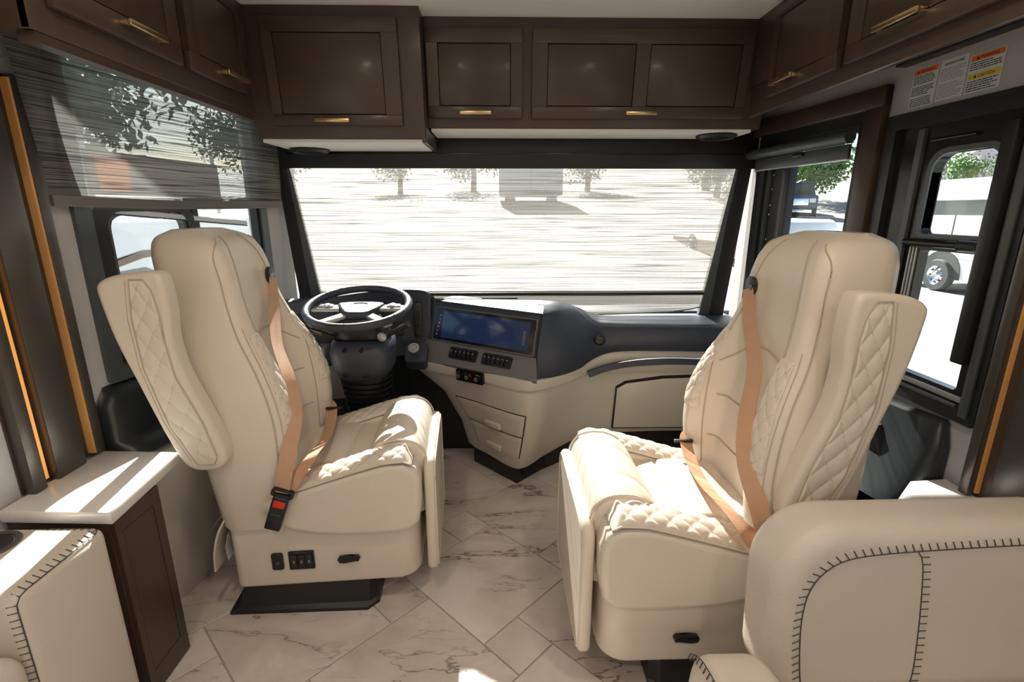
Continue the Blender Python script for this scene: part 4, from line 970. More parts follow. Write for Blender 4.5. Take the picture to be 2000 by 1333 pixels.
ribbon('stalk_marks', [(-.745, 2.008, .835), (-.785, 1.982, .860)], [V((0, -.3, 1))] * 2, 0.006, 0.002, M['icon'], l1)
l2 = tube('shift_stalk', [(-.50, 2.06, .80), (-.47, 2.04, .825), (-.42, 2.02, .855), (-.385, 2.005, .875)], [0.013, 0.010, 0.012, 0.013], M['black'], st, 12)
lathe('stalk_knob', Fr((-.505, 2.035, .812), (1, 0, 0), (0, 0, 1), (0.2, -1, 0.3)), [(0.020, -0.01), (0.020, 0.008), (0.012, 0.016), (0, 0.018)], M['silver'], st, 18)

# ---------------------------------------------------------------- captain's seats
ZT = [.33, .45, .55, .65, .75, .85, .95, 1.05, 1.15, 1.21, 1.25, 1.272]
XR = [-.325, -.33, -.34, -.355, -.372, -.39, -.41, -.43, -.445, -.452, -.448, -.42]
XB = [-.13, -.10, -.085, -.08, -.095, -.13, -.18, -.215, -.235, -.255, -.29, -.345]
XC = [-.15, -.145, -.15, -.162, -.178, -.20, -.225, -.243, -.248, -.262, -.295, -.346]
HW = [.272, .290, .294, .290, .277, .253, .222, .195, .182, .170, .145, .10]
def hermite(xs, ys, x):
    x = max(xs[0], min(xs[-1], x))
    k = max(0, min(len(xs) - 2, int(np.searchsorted(xs, x) - 1)))
    h = xs[k + 1] - xs[k]; t = (x - xs[k]) / h
    d = lambda i: 0 if i in (0, len(xs) - 1) and False else ((ys[min(i + 1, len(ys) - 1)] - ys[max(i - 1, 0)]) / (xs[min(i + 1, len(xs) - 1)] - xs[max(i - 1, 0)]))
    return (2 * t ** 3 - 3 * t * t + 1) * ys[k] + (t ** 3 - 2 * t * t + t) * h * d(k) + (-2 * t ** 3 + 3 * t * t) * ys[k + 1] + (t ** 3 - t * t) * h * d(k + 1)
def sm(a, b, x):
    t = max(0, min(1, (x - a) / (b - a))); return t * t * (3 - 2 * t)
def back_front(u, z):
    """front surface of the backrest at u in -1..1 across and height z"""
    xb, xc, hw = hermite(ZT, XB, z), hermite(ZT, XC, z), hermite(ZT, HW, z)
    a = abs(u)
    x = xc + (xb - xc) * sm(0.40, 0.72, a)
    if a > 0.78:
        q = min(1, (a - 0.78) / 0.22); x -= 0.062 * (1 - math.sqrt(max(0, 1 - q * q)))
    return V((x, u * hw, z))
def back_nrm(u, z, mx):
    e = 0.01
    du = back_front(min(u + e, .999), z) - back_front(max(u - e, -.999), z); dz = back_front(u, min(z + e, 1.27)) - back_front(u, max(z - e, .33))
    n = du.cross(dz).normalized(); n = n if n.x > 0 else -n
    return V((n.x * mx, n.y, n.z))
def seat(name, label, loc, rotz, mx, ctrl, belt_col, arm_shift=(0.0, 0.0, 0.0), upright=0.0):
    s = thing(name, label, 'seat', loc, 'captain seats', False, rotz)
    mp_ = lambda p: V(((p[0] + upright * max(0.0, p[2] - .5)) * mx, p[1], p[2]))
    FX = Fr((0, 0, 0), (mx, 0, 0), (0, 0, 1), (0, -1, 0))         # side-on frame: u forward, v up, n towards the aisle side
    FT = Fr((0, 0, 0), (mx, 0, 0), (0, 1, 0), (0, 0, 1))
    LE = M['leather']
    # pedestal and skirt
    bm = bmesh.new()
    bot = [(-.32, -.255), (.12, -.265), (.15, -.24), (.15, .24), (-.32, .25)]; top = [(-.29, -.24), (.12, -.24), (.14, -.2), (.14, .22), (-.29, .22)]
    fl = [(-.345, -.265), (.115, -.285), (.15, -.25), (.15, .25), (-.345, .265)]
    rows = [[bm.verts.new(mp_((x, y, z))) for x, y in pl] for pl, z in ((fl, 0.0), (fl, 0.012), (bot, 0.020), (top, 0.105))]
    for a, b in zip(rows[:-1], rows[1:]):
        for k in range(5): bm.faces.new((a[k], a[(k + 1) % 5], b[(k + 1) % 5], b[k]))
    bm.faces.new(rows[0]); bm.faces.new(rows[-1])
    smooth_by_angle(build('pedestal', bm, M['black'], s), 30)
    prism('skirt', FT, rrect(-.312, .298, -.264, .264, (.075, .075, .03, .03), 7), .10, .345, LE, s, 0.014, 3, 50)
    # cushion
    prof = [(-.185, .435), (-.18, .39), (-.15, .35), (-.10, .325), (-.02, .305), (.10, .297), (.22, .297), (.275, .305), (.305, .335), (.315, .40), (.315, .485), (.300, .525), (.265, .545), (.20, .545), (.10, .520), (-.05, .475), (-.165, .446)]
    top_z = lambda x: float(np.interp(x, [-.225, -.18, -.05, .10, .20, .265, .295], [.440, .450, .482, .528, .556, .560, .545]))
    for sy in (-1, 1):
        y0, y1 = (-.292, -.158) if sy < 0 else (.158, .292)
        b_ = prism('side_bolster', Fr((0, 0, 0), (mx, 0, 0), (0, 0, 1), (0, 1, 0)), prof, y0, y1, LE, s, 0.020, 4, 70)
        def qf(a, b, y0=y0, y1=y1, sy=sy):
            x = -.175 + .465 * b; yy = y0 + .006 + (y1 - y0 - .012) * a
            e = abs(a - .5) * 2
            return V((x * mx, yy, top_z(x) + .016 * (1 - e ** 2.2) * min(1, (1 - b) / .06, b / .06) - .002))
        quilt('quilted_panel', qf, lambda a, b: V((0, 0, 1)), 40, 130, .125, .465, .056, .056, LE, b_, 0.000, 0.007)
        yl = y0 + .005 if sy < 0 else y1 - .005
        tube('piping', [mp_((x, yl, top_z(x) - .004)) for x in np.linspace(-.165, .285, 26)], .0030, LE, b_, 6)
    cush = bmesh.new(); g = []
    nu, nv = 30, 22
    for i in range(nu + 1):
        row = []
        for j in range(nv + 1):
            x = -.22 + .40 * i / nu; y = -.175 + .35 * j / nv
            z = .478 + .022 * math.sin(math.pi * i / nu) ** .7 + .012 * (x + .2) + .010 * math.sin(math.pi * j / nv)
            for xs in (-.11, .045): z -= .010 * math.exp(-((x - xs) / .007) ** 2)
            if i in (0, nu) or j in (0, nv): z = .36
            row.append(cush.verts.new(mp_((x, y, z))))
        g.append(row)
    for i in range(nu):
        for j in range(nv): cush.faces.new((g[i][j], g[i + 1][j], g[i + 1][j + 1], g[i][j + 1]))
    smooth_by_angle(build('seat_cushion', cush, LE, s), 60)
    kp = [(.125, .45), (.13, .515), (.150, .552), (.19, .580), (.245, .590), (.295, .578), (.325, .540), (.335, .475), (.330, .36), (.315, .31), (.20, .30)]
    kr = prism('knee_roll', Fr((0, 0, 0), (mx, 0, 0), (0, 0, 1), (0, 1, 0)), [tuple(p)[:2] for p in catmull([(a, b, 0) for a, b in kp], 34)], -.205, .205, LE, s, 0.03, 4, 70)
    for sy in (-1, 1): tube('piping', [mp_((p[0], sy * .198, p[1])) for p in catmull([(a, b, 0) for a, b in kp[1:9]], 26)], .0034, LE, kr, 6)
    fr_ = prism('footrest', Fr((0, 0, 0), (0, 1, 0), (0, 0, 1), (1 * mx, 0, 0)), rrect(-.245, .245, .105, .525, (.03, .06, .06, .03), 6), .322, .358, LE, s, 0.014, 4, 60)
    tube('piping', [V((.358 * mx, y, z)) for y, z in rrect(-.235, .235, .115, .515, (.03, .06, .06, .03), 6)], .003, LE, fr_, 6, True)
    # backrest shell
    rows = []
    zs = list(np.linspace(.33, 1.19, 40)) + [1.20, 1.21, 1.22, 1.23, 1.24, 1.25, 1.257, 1.263, 1.268, 1.272]
    us = list(np.linspace(-1, 1, 49))
    for z in zs:
        hw = hermite(ZT, HW, z); xr = hermite(ZT, XR, z)
        fr = [back_front(u, z) for u in us]
        xs_ = fr[-1].x; ring = list(fr)
        xr_s = xr + .03
        for q in (.25, .5, .75): ring.append(V((xs_ + (xr_s - xs_) * q, hw * (1 + .012 * math.sin(math.pi * q)), z)))
        for u in np.linspace(1, -1, 21):
            a = abs(u); x = xr + (.03 * (1 - math.sqrt(max(0, 1 - ((a - .85) / .15) ** 2))) if a > .85 else 0) - 0.012 * (1 - u * u)
            ring.append(V((x, u * hw, z)))
        for q in (.75, .5, .25): ring.append(V((xs_ + (xr_s - xs_) * q, -hw * (1 + .012 * math.sin(math.pi * q)), z)))
        rows.append([mp_(p) for p in ring])
    bk = loft('backrest', rows, LE, s, True, True, 75)
    def on(u, z, off=.0015): return mp_(back_front(u, z)) + back_nrm(u, z, mx) * off
    def seam(pts, r=.0022, name='seam', m_='piping'): tube(name, [on(u, z) for u, z in pts], r, M[m_], bk, 5)
    cr = lambda pts, n=30: [(p[0], p[1]) for p in catmull([(a, b, 0) for a, b in pts], n)]
    for sg in (-1, 1):
        seam(cr([(sg * .975, .36), (sg * .975, .6), (sg * .975, .8), (sg * .975, .95), (sg * .965, 1.1), (sg * .95, 1.2), (sg * .80, 1.245)], 40), .0018)
        seam(cr([(sg * .93, .55), (sg * .93, .7), (sg * .93, .85), (sg * .92, .98)], 24), .0011)
        seam(cr([(sg * .55, .40), (sg * .56, .60), (sg * .60, .78), (sg * .70, .93), (sg * .68, 1.05), (sg * .60, 1.17), (sg * .45, 1.25)], 40), .0018)
        qn = lambda a, b, sg=sg: back_nrm(sg * (.60 + .33 * a + .05 * b), .70 + .26 * b + .03 * a, mx)
        qf2 = lambda a, b, sg=sg: mp_(back_front(sg * (.60 + .06 * b + (.33 - .10 * b) * a), .68 + .28 * b))
        quilt('quilted_wing', qf2, qn, 30, 90, .09, .28, .045, .055, LE, bk, .002, .005)
    seam(cr([(-.60, .86), (-.40, .915), (-.15, .935), (.15, .935), (.40, .915), (.60, .86)], 30), .0018)
    for z in (.60, .745): seam([(u, z) for u in np.linspace(-.52, .52, 16)], .0018)
    # side-panel outline on the aisle side
    tube('seam', [mp_(p) for p in [V((-.19, -.2765, .45)), V((-.16, -.277, .36))]], .0018, M['piping'], bk, 5)
    # belt guide
    gp = on(.66, 1.105, .0)
    fgd = Fr(gp, (0, 1, 0), (0, 0, 1), back_nrm(.66, 1.105, mx))
    bg_ = prism('belt_guide', fgd, rrect(-.024, .024, -.028, .028, .02, 6), -.006, .010, M['black'], s, .003)
    box('guide_slot', -.019, .019, -.012, .004, .010, .013, M['black_gloss'], bg_, f=fgd)
    # shoulder belt from the guide down to the buckle on the aisle side
    sp_ = catmull([on(.66, 1.095, .012), on(.45, 1.00, .03), mp_((-.165, -.05, .90)), mp_((-.100, -.155, .80)), mp_((-.072, -.225, .70)), mp_((-.085, -.290, .59)), mp_((-.104, -.318, .485))], 40)
    wd = []
    for i in range(40):
        t = i / 39; wd.append(V((mx * (.15 + .75 * t), .85 - .95 * t, -.35)))
    ribbon('shoulder_belt', sp_, wd, .046, .0022, M[belt_col], s)
    lp = catmull([mp_((-.095, -.306, .487)), mp_((-.055, -.275, .535)), mp_((-.035, -.20, .555)), mp_((-.04, -.06, .535)), mp_((-.06, .10, .530)), mp_((-.08, .20, .555)), mp_((-.125, .255, .56))], 40)
    ribbon('lap_belt', lp, [V((mx, .25 - .3 * i / 39, .35)) for i in range(40)], .046, .0022, M[belt_col], s)
    fa = Fr(mp_((-.065, .185, .556)), (mx, 0, 0), (0, 1, 0), (0, 0, 1))
    box('belt_slider', -.032, .032, -.006, .006, -.004, .006, M['black'], s, bevel=.002, f=fa)
    # buckle
    bo = mp_((-.112, -.316, .455)); bv = V((mx * .36, -.06, .93)).normalized()
    fb = Fr(bo, V((mx, 0, -.36 * 1)).normalized(), bv, (0, -1, -.06))
    bkl = bmesh.new(); add_box(bkl, fb, -.024, .024, -.105, .020, -.012, .012, .005, 3)
    bk_ = smooth_by_angle(build('buckle', bkl, M['black'], s), 50)
    box('release_button', -.018, .018, -.016, .008, .010, .0145, M['red'], bk_, bevel=.002, f=fb)
    box('buckle_groove', -.016, .016, -.045, -.0435, .0115, .0128, M['dash_grey'], bk_, f=fb)
    tg = bmesh.new(); add_ring_frame(tg, fb, rrect(-.034, .034, .018, .046, .010), rrect(-.026, .026, .029, .040, .004), -.006, .007)
    smooth_by_angle(build('latch_tongue', tg, M['black'], s), 40)
    # folded-up armrest on the aisle side
    adx, ady, adz = arm_shift
    arm = [(-.494, 1.11), (-.488, 1.142), (-.455, 1.160), (-.405, 1.168), (-.345, 1.170), (-.326, 1.148), (-.322, 1.06), (-.327, 1.0), (-.322, .93), (-.305, .86), (-.262, .741), (-.238, .65), (-.240, .610), (-.262, .590), (-.312, .585), (-.345, .598), (-.365, .63), (-.396, .715), (-.44, .867), (-.474, .987)]
    armc = [(p[0] + adx, p[1] + adz) for p in catmull_loop([(a, b, 0) for a, b in arm], 60)]
    ar = prism('armrest', Fr((0, 0, 0), (mx, 0, 0), (0, 0, 1), (0, -1, 0)), armc, .284 - ady, .348 - ady, LE, s, 0.014, 4, 70)
    zl = lambda z: float(np.interp(z, [.605, .735, .904, 1.051, 1.155], [-.315, -.374, -.412, -.418, -.406]))
    zr_ = lambda z: float(np.interp(z, [.605, .63, .741, .877, 1.0, 1.06, 1.12, 1.155], [-.270, -.258, -.282, -.333, -.347, -.346, -.354, -.372]))
    def aq(a, b):
        z = .606 + .546 * b; x = zl(z) + (zr_(z) - zl(z)) * a
        return V(((x + adx) * mx, -.3475 + ady, z + adz))
    quilt('quilted_panel', aq, lambda a, b: V((0, -1, 0)), 30, 170, .075, .546, .050, .080, LE, ar, .001, .005)
    out = [(zl(z), z) for z in np.linspace(.606, 1.152, 30)] + [(zr_(z), z) for z in np.linspace(1.152, .606, 40)]
    tube('piping', [V(((x + adx) * mx, -.3485 + ady, z + adz)) for x, z in out], .0022, M['piping'], ar, 5, True)
    tube('piping', [V(((zl(z) - .010 + adx) * mx, -.3480 + ady, z + adz)) for z in np.linspace(.62, 1.15, 30)], .0014, M['piping'], ar, 5)
    box('hinge_cover', -.31, -.27, .60, .66, .26, .288, M['black'], s, bevel=.004, f=Fr((0, 0, 0), (mx, 0, 0), (0, 0, 1), (0, -1, 0)))
    # controls on the skirt
    FS_ = Fr((0, -.264, 0), (mx, 0, 0), (0, 0, 1), (0, -1, 0))
    if ctrl:
        c1_ = prism('switch_plate', FS_, rrect(-.185, -.148, .170, .232, .006), 0, .006, M['black_gloss'], s, .001)
        lathe('switch_mark', Fr(FS_.p(-.166, .196, .006), FS_.u, FS_.v, FS_.n), [(.0045, 0), (.0045, .0006), (.003, .0006), (.003, 0)], M['icon'], c1_, 12)
        c2_ = prism('switch_plate', FS_, rrect(-.130, -.048, .168, .236, .003), 0, .006, M['black_gloss'], s, .001)
        for k in range(3):
            box('rocker', -.123 + k * .0245, -.103 + k * .0245, .178, .226, .006, .010, M['black'], c2_, bevel=.002, f=FS_)
            box('switch_mark', -.116 + k * .0245, -.110 + k * .0245, .194, .206, .010, .0105, M['icon'], c2_, f=FS_)
    lv = [(.028, .200), (.035, .210), (.055, .212), (.075, .206), (.095, .212), (.102, .202), (.096, .190), (.075, .196), (.050, .186), (.034, .188)] if ctrl else [(.028 + .0, .190), (.035, .200), (.055, .202), (.075, .196), (.095, .202), (.102, .192), (.096, .180), (.075, .186), (.050, .176), (.034, .178)]
    prism('lever', FS_, lv, 0, .016, M['black_gloss'], s, .004, 2, 60)
    # loose trim flap and tag behind the skirt
    if ctrl:
        fp = catmull([(-.318, -.20, .36), (-.345, -.20, .31), (-.365, -.20, .24), (-.372, -.20, .17)], 14)
        ribbon('trim_flap', [mp_(p) for p in fp], [V((0, 1, 0))] * 14, .12, .006, LE, s)
        ribbon('paper_tag', [mp_(p) for p in ((-.322, -.21, .30), (-.335, -.21, .25), (-.332, -.21, .20))], [V((0, 1, .1))] * 3, .07, .001, M['paper'], s)
        cube_round('swivel_bracket', -.352, -.315, -.16, .16, .20, .235, .008, M['black'], s, f=FT)
    return s
seat('captain_seat', 'cream leather captain seat with black control panels, turned to the right, behind the steering wheel', (-.60, 1.70, 0), R(4), 1, True, 'belt')
seat('captain_seat', 'cream leather captain seat with sunlit cushion turned to the left, beside the loveseat', (.565, 1.375, 0), R(0.5), -1, False, 'belt', (.125, .016, -.015), .04)

# ---------------------------------------------------------------- sofas
def stitches(name, path, inward, length, m, parent, r=.0012):
    bm = bmesh.new()
    add_tube(bm, path, r, 5)
    for p, d in zip(path, inward): add_tube(bm, [p, p + d * length], r, 4)
    o = build(name, bm, m, parent); return smooth_by_angle(o, 60)
def resample(pts, step):
    pts = [V(p) for p in pts]; out = [pts[0].copy()]; acc = 0.0
    for a, b in zip(pts[:-1], pts[1:]):
        L_ = (b - a).length; pos = 0.0
        while acc + (L_ - pos) >= step:
            pos += step - acc; out.append(a.lerp(b, pos / L_)); acc = 0.0
        acc += L_ - pos
    return out
sf = thing('loveseat', 'cream leather loveseat with dark blanket stitching at the lower right', 'sofa', (.85, .7, 0))
fbk = Fr((0, .835, .338), (1, .012, 0), (0, .10, 1), (0, -1, .10))
bpoly = rrect(.545, 1.212, .0, .385, (.06, .06, .14, .06), 10)
bkc = prism('back_cushion', fbk, bpoly, -.10, .05, M['sofa'], sf, .045, 6, 80)
sp = [(.618, .012), (.608, .06), (.601, .14), (.601, .20), (.610, .25), (.633, .288), (.675, .316), (.74, .328), (.85, .335), (1.0, .341), (1.19, .347)]
pth = resample([fbk.p(p[0], p[1], .051) for p in catmull([(a, b, 0) for a, b in sp], 80)], .0165)
cen = fbk.p(.80, .12, .051)
inn = []
for i, p in enumerate(pth):
    d = (pth[min(i + 1, len(pth) - 1)] - pth[max(i - 1, 0)]).normalized(); n_ = d.cross(fbk.n); n_ = n_ if n_.dot(p - cen) > 0 else -n_
    inn.append((n_ * .9 - d * .35).normalized())
stitches('stitching', pth, inn, .017, M['stitch'], bkc)
sp2 = [(.822, .334), (.835, .31), (.842, .24), (.846, .15), (.846, .06), (.838, .01)]
pth = resample([fbk.p(p[0], p[1], .0505) for p in catmull([(a, b, 0) for a, b in sp2], 60)], .0165)
stitches('stitching', pth, [fbk.u.copy()] * len(pth), .016, M['stitch'], bkc)
cube_round('seat_cushion', .55, 1.24, .30, .80, .22, .333, .035, M['sofa'], sf, 5)
ap = [(.32, .0), (.84, .0)] + [(p[0], p[1]) for p in catmull([(.84, .36, 0), (.825, .43, 0), (.78, .472, 0), (.70, .488, 0), (.58, .478, 0), (.45, .46, 0), (.35, .435, 0)], 26)] + [(.32, .40)]
wing = prism('arm', Fr((0, 0, 0), (0, 1, 0), (0, 0, 1), (1, 0, 0)), ap, .385, .525, M['sofa'], sf, .035, 5, 80)
pth = resample([V((.398, a, b)) + V((0, 0, -.012)) for a, b in [(p[0], p[1]) for p in catmull([(.83, .44, 0), (.78, .475, 0), (.70, .489, 0), (.58, .478, 0), (.45, .458, 0), (.34, .43, 0)], 40)]], .0165)
stitches('stitching', [p + V((-.006, 0, 0.004)) for p in pth], [V((-.35, 0, -1)).normalized()] * len(pth), .016, M['stitch'], wing)
box('base', .45, 1.24, .32, .86, .02, .245, M['sofa'], sf, bevel=.02)

sf = thing('sofa', 'cream leather sofa end with cup holder and dark blanket stitching at the lower left', 'sofa', (-1.1, .7, 0))
arm = cube_round('arm', -1.248, -.972, .842, 1.085, .03, .583, .026, M['sofa'], sf, 5)
pth = resample([(-1.10, 1.0775, .577), (-1.0, 1.0775, .577), (-.984, 1.070, .577), (-.978, 1.055, .577), (-.978, .872, .577), (-.978, .857, .572), (-.978, .849, .558), (-.978, .848, .06)], .0165)
inn = []
for p in pth:
    inn.append(V((-.92, 0, .40)).normalized() if p.z > .565 and p.y < 1.065 else (V((0, -.92, .40)).normalized() if p.y > 1.06 else V((-.92, -.40, 0)).normalized()))
stitches('stitching', pth, inn, .017, M['stitch'], arm)
fr = Fr((-1.18, 1.005, .583), (1, 0, 0), (0, 1, 0), (0, 0, 1))
ch = lathe('cup_holder', fr, [(.030, -.055), (.043, -.050), (.044, .000), (.047, .004), (.056, .004), (.059, .0), (.059, -.004)], M['bronze'], sf, 36)
lathe('cup_well', fr, [(.0435, -.002), (.042, -.050), (0, -.052), ], M['black'], ch, 36)
lathe('cup_floor', fr, [(.0432, .0008), (0, .0008)], M['black'], ch, 36)
cube_round('seat_cushion', -1.248, -.955, .20, .835, .32, .475, .045, M['sofa'], sf, 5)
box('base', -1.248, -.985, .20, .84, .02, .325, M['sofa'], sf, bevel=.015)

# ---------------------------------------------------------------- outside
GZ = -1.0
def gz(y): return GZ + max(0.0, y - 20) * .10
bm = bmesh.new(); rows = [[bm.verts.new((x, y, gz(y) - d)) for x in (-160, 160)] for d in (0,) for y in (-60, 0, 20, 60, 110, 160)]
for a, b in zip(rows[:-1], rows[1:]): bm.faces.new((a[0], a[1], b[1], b[0]))
gr = build('ground', bm, M['asphalt']); struct(gr, 'pale sunlit concrete lot outside, rising gently ahead')
def wheel(root, c, r, ax):
    f = Fr(c, (0, 1, 0), (0, 0, 1), ax)
    wh = lathe('wheel', f, [(0, -.12), (r * .95, -.12), (r, -.08), (r, .08), (r * .95, .12), (r * .60, .125), (r * .58, .09)], M['tyre'], root, 36)
    lathe('rim', f, [(r * .60, .126), (r * .55, .10), (r * .30, .07), (r * .16, .14), (0, .14)], M['chrome'], wh, 36)
    for k in range(8):
        a = 2 * math.pi * k / 8
        lathe('lug', Fr(f.p(r * .42 * math.cos(a), r * .42 * math.sin(a), .085), f.u, f.v, f.n), [(r * .05, 0), (r * .05, .03), (0, .03)], M['tyre'], wh, 8)
def motorhome(name, label, x, sgn, y0, y1, z1, lower, wys, wins, group='parked motorhomes'):
    """coach whose visible side stands at x and faces -sgn"""
    r_ = thing(name, label, 'motorhome', (x, (y0 + y1) / 2, GZ), group)
    f = Fr((x, 0, 0), (0, 1, 0), (0, 0, 1), (-sgn, 0, 0))
    side = rrect(y0, y1, GZ + .42, z1, (.15, .35, .6, .15), 5)
    prism('body', f, side, -2.4, 0.0, M['rv_white'], r_, .05, 2)
    box('lower_band', y0 + .2, y1 - .2, GZ + .40, GZ + .95, -.01, .012, M[lower], r_, f=f)
    box('skirt_line', y0 + .2, y1 - .2, GZ + .97, GZ + 1.0, -.01, .016, M['chrome'], r_, f=f)
    box('roof_rail', y0 + .6, y1 - .5, z1 - .03, z1 + .06, -.25, -.05, M['rv_white'], r_, bevel=.02, f=f)
    for (a, b, c, d) in wins:
        w_ = prism('window', f, rrect(a, b, c, d, .06), 0.0, .02, M['rv_glass'], r_)
        box('pane', a + .08, (a + b) / 2 - .03, c + .06, c + (d - c) * .6, .02, .03, M['white'], w_, f=f)
        box('pane', (a + b) / 2 + .03, b - .1, c + .06, c + (d - c) * .6, .02, .03, M['white'], w_, f=f)
    for wy in wys:
        prism('wheel_arch', f, [(wy + .68 * math.cos(R(a)), GZ + .5 + .68 * math.sin(R(a))) for a in range(0, 181, 15)] + [(wy - .68, GZ + .38), (wy + .68, GZ + .38)], 0.0, .03, M['tyre'], r_)
        wheel(r_, V((x - sgn * .02, wy, GZ + .46)), .46, (-sgn, 0, 0))
    return r_
m1_ = motorhome('motorhome', 'white motorhome with a chrome front wheel parked outside the right window', 13.0, 1, 4.0, 16.6, 2.12, 'rv_white', [14.5, 7.0], [(13.45, 15.25, .55, 1.6), (9.5, 11.5, .6, 1.6)])
f = Fr((13.0, 0, 0), (0, 1, 0), (0, 0, 1), (-1, 0, 0))
box('locker_handle', 13.05, 13.25, -.32, -.22, .0, .03, M['rv_grey'], m1_, f=f)
m2_ = motorhome('motorhome', 'white and brown motorhome parked close outside the driver side window', -5.2, -1, -1.5, 11.0, 1.2, 'rv_brown', [9.2], [(2.6, 4.2, .45, .95)])
f = Fr((-5.2, 0, 0), (0, 1, 0), (0, 0, 1), (1, 0, 0))
swp = [(5.2, .45), (6.4, .58), (7.4, .76), (8.3, .74), (8.8, .62), (8.7, .58), (8.2, .66), (7.4, .66), (6.4, .50), (5.2, .36)]
prism('swoosh', f, swp, 0.0, .012, M['rv_brown'], m2_)
prism('grey_panel', f, [(-1.3, .25), (4.2, .32), (6.1, .50), (7.4, .52), (8.0, .30), (8.0, .0), (-1.3, .0)], 0.0, .010, M['rv_grey'], m2_)
m3_ = motorhome('motorhome', 'white motorhome with brown swooshes parked beyond the passenger side window', 9.5, 1, 17.6, 28.0, 1.0, 'rv_brown', [25.0], [(19.0, 21.0, .2, .75)])
suv = thing('truck', 'dark blue pickup truck parked under the trees seen through the passenger side window', 'truck', (22.0, 38.0, gz(38)))
FTt = Fr((22.0, 38.0, gz(38)), (.87, -.5, 0), (0, 0, 1), (-.5, -.87, 0))
prism('body', FTt, rrect(-1.4, 1.4, .55, 1.6, .2), -4.5, 0, M['navy'], suv, .1)
prism('cab', FTt, [(-1.25, 1.55), (1.25, 1.55), (1.0, 2.45), (.7, 2.55), (-.7, 2.55), (-1.0, 2.45)], -3.4, -1.2, M['navy'], suv, .08)
box('windscreen', -.95, .95, 1.65, 2.4, -1.22, -1.17, M['rv_glass'], suv, f=FTt)
box('grille', -.8, .8, .85, 1.35, -.02, .04, M['chrome'], suv, bevel=.02, f=FTt)
for s_ in (-1, 1):
    box('headlight', s_ * 1.05 - .2, s_ * 1.05 + .2, 1.05, 1.35, -.02, .04, M['white'], suv, bevel=.02, f=FTt)
    lathe('wheel', Fr(FTt.p(s_ * 1.25, .45, -.9), FTt.n, FTt.v, FTt.u), [(0, -.15), (.45, -.15), (.45, .15), (0, .15)], M['tyre'], suv, 20)
def tree(label, x, y, h, rad, mm, n=900, seed=1):
    n *= 3
    g0 = gz(y)
    r_ = thing('tree', label, 'tree', (x, y, g0), 'trees round the lot')
    rnd = random.Random(seed)
    tube('trunk', [(x, y, g0), (x + .1, y, g0 + h * .3), (x - .05, y + .1, g0 + h * .6)], [rad * .09, rad * .07, rad * .04], M['bark'], r_, 8)
    bm = bmesh.new()
    blobs = [(V((rnd.uniform(-.6, .6) * rad, rnd.uniform(-.6, .6) * rad, g0 + h * rnd.uniform(.42, .85))), rad * rnd.uniform(.4, .65)) for _ in range(9)]
    for k in range(n):
        c, br = blobs[k % 9]; d = V((rnd.gauss(0, 1), rnd.gauss(0, 1), rnd.gauss(0, 1))).normalized()
        p = V((x, y, 0)) + c + d * br * (rnd.random() ** .35); s_ = rad * rnd.uniform(.028, .06)
        a = V((rnd.gauss(0, 1), rnd.gauss(0, 1), rnd.gauss(0, 1))).normalized(); b = a.cross(d + V((.01, .02, .03))).normalized()
        bm.faces.new([bm.verts.new(p + q) for q in (a * s_, b * s_ * .6, -a * s_, -b * s_ * .6)])
    build('crown', bm, M[mm], r_, recalc=False)
tree('tall leafy tree behind the blue truck outside the passenger side window', 30, 50, 6.2, 4.6, 'leaf', 1800, 2)
tree('bushy tree at the left behind the blue truck', 23.5, 56, 5.8, 4.2, 'leaf', 1600, 3)
tree('small palm-like tree left of the dark roof beyond the right window', 40, 45, 5.0, 2.4, 'leaf', 700, 4)
tree('rounded green tree beside the dark roof beyond the right window', 46, 40, 5.2, 2.4, 'leaf', 700, 5)
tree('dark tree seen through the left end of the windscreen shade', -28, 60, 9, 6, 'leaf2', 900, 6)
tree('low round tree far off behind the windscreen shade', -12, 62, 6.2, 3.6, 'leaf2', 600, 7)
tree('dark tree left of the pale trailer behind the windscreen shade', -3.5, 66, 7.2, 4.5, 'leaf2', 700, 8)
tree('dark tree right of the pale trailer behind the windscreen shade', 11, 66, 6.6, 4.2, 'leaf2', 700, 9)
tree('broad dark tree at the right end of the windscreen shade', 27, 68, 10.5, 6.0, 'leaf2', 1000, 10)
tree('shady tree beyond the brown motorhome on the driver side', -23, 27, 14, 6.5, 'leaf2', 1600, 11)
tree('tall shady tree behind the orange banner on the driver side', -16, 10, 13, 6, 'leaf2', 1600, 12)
tr_ = thing('trailer', 'pale blue box trailer far off behind the middle of the windscreen shade', 'trailer', (2.6, 48, gz(48)))
box('box_body', -0.2, 5.6, 47, 53, gz(48) + .8, gz(48) + 4.6, M['bldg'], tr_, bevel=.1)
for px in (.8, 4.6): lathe('wheel', Fr((px, 47.0, gz(47) + .5), (1, 0, 0), (0, 0, 1), (0, -1, 0)), [(0, -.2), (.5, -.2), (.5, .1), (0, .1)], M['tyre'], tr_, 20)
box('door_seam', 2.66, 2.74, 46.96, 47.0, gz(48) + 1.0, gz(48) + 4.5, M['rv_grey'], tr_)
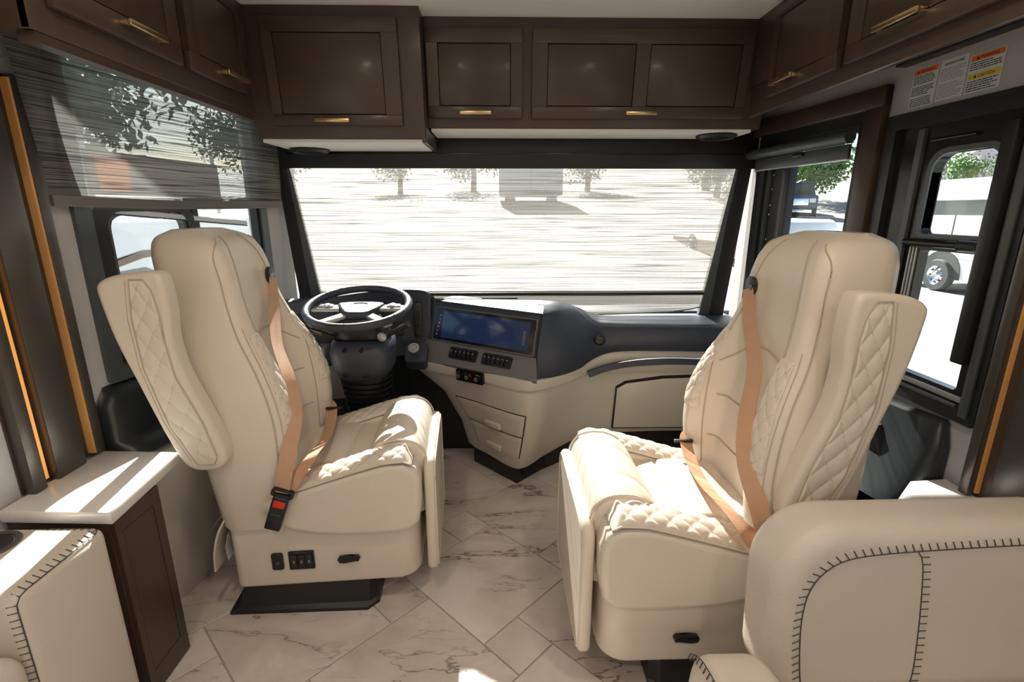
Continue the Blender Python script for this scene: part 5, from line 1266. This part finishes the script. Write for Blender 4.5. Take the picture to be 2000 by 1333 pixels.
bd = thing('building', 'low building with a dark roof behind the white motorhome', 'building', (62, 52, gz(52)))
box('wall', 50, 76, 46, 60, GZ, 4.2, M['bldg'], bd)
prism('roof', Fr((49, 0, 0), (0, 1, 0), (0, 0, 1), (1, 0, 0)), [(45, 4.2), (61, 4.2), (53, 7.4)], 0, 28, M['roof'], bd)
sg_ = thing('banner', 'brown banner with an orange square seen through the driver side blind', 'banner', (-9.0, 13.5, GZ))
fb_ = Fr((-9.0, 11.7, 0), (.12, .99, 0), (0, 0, 1), (.99, -.12, 0))
box('board', -.10, 4.2, 1.66, 2.62, -.04, .0, M['sign_grey'], sg_, f=fb_)
box('orange_square', .12, .98, 1.76, 2.50, .0, .02, M['orange'], sg_, f=fb_)
for s_ in (-.05, 4.1): box('post', s_ - .05, s_ + .05, GZ, 2.9, -.09, -.03, M['silver'], sg_, f=fb_)

# ---------------------------------------------------------------- ceiling lights
for k, (px, py) in enumerate(((-0.45, 0.75), (0.55, 0.75), (-0.45, -0.3), (0.55, -0.3), (-0.45, -1.4), (0.55, -1.4))):
    cl = thing('ceiling_light', ['left', 'right'][k % 2] + ['', ' round ceiling light of the front pair', ' round ceiling light of the middle pair', ' round ceiling light of the rear pair'][k // 2 + 1], 'light', (px, py, CZ), 'ceiling lights')
    fr = Fr((px, py, CZ), (1, 0, 0), (0, -1, 0), (0, 0, -1))
    lathe('bezel', fr, [(0.045, 0.0), (0.060, 0.0), (0.062, 0.004), (0.050, 0.010), (0.045, 0.006)], M['silver'], cl, 24)
    lathe('lens', fr, [(0.046, 0.002), (0.046, 0.005), (0, 0.006)], M['lens'], cl, 24)
    ld = bpy.data.lights.new('lamp', 'AREA'); ld.shape = 'DISK'; ld.size = 0.09; ld.energy = 5.0; ld.color = (1.0, 0.84, 0.66)
    lo = bpy.data.objects.new('lamp', ld); C.objects.link(lo); lo.location = (px, py, CZ - 0.012); lo.parent = cl
    lo.matrix_parent_inverse = Matrix.Translation(-V((px, py, CZ)))
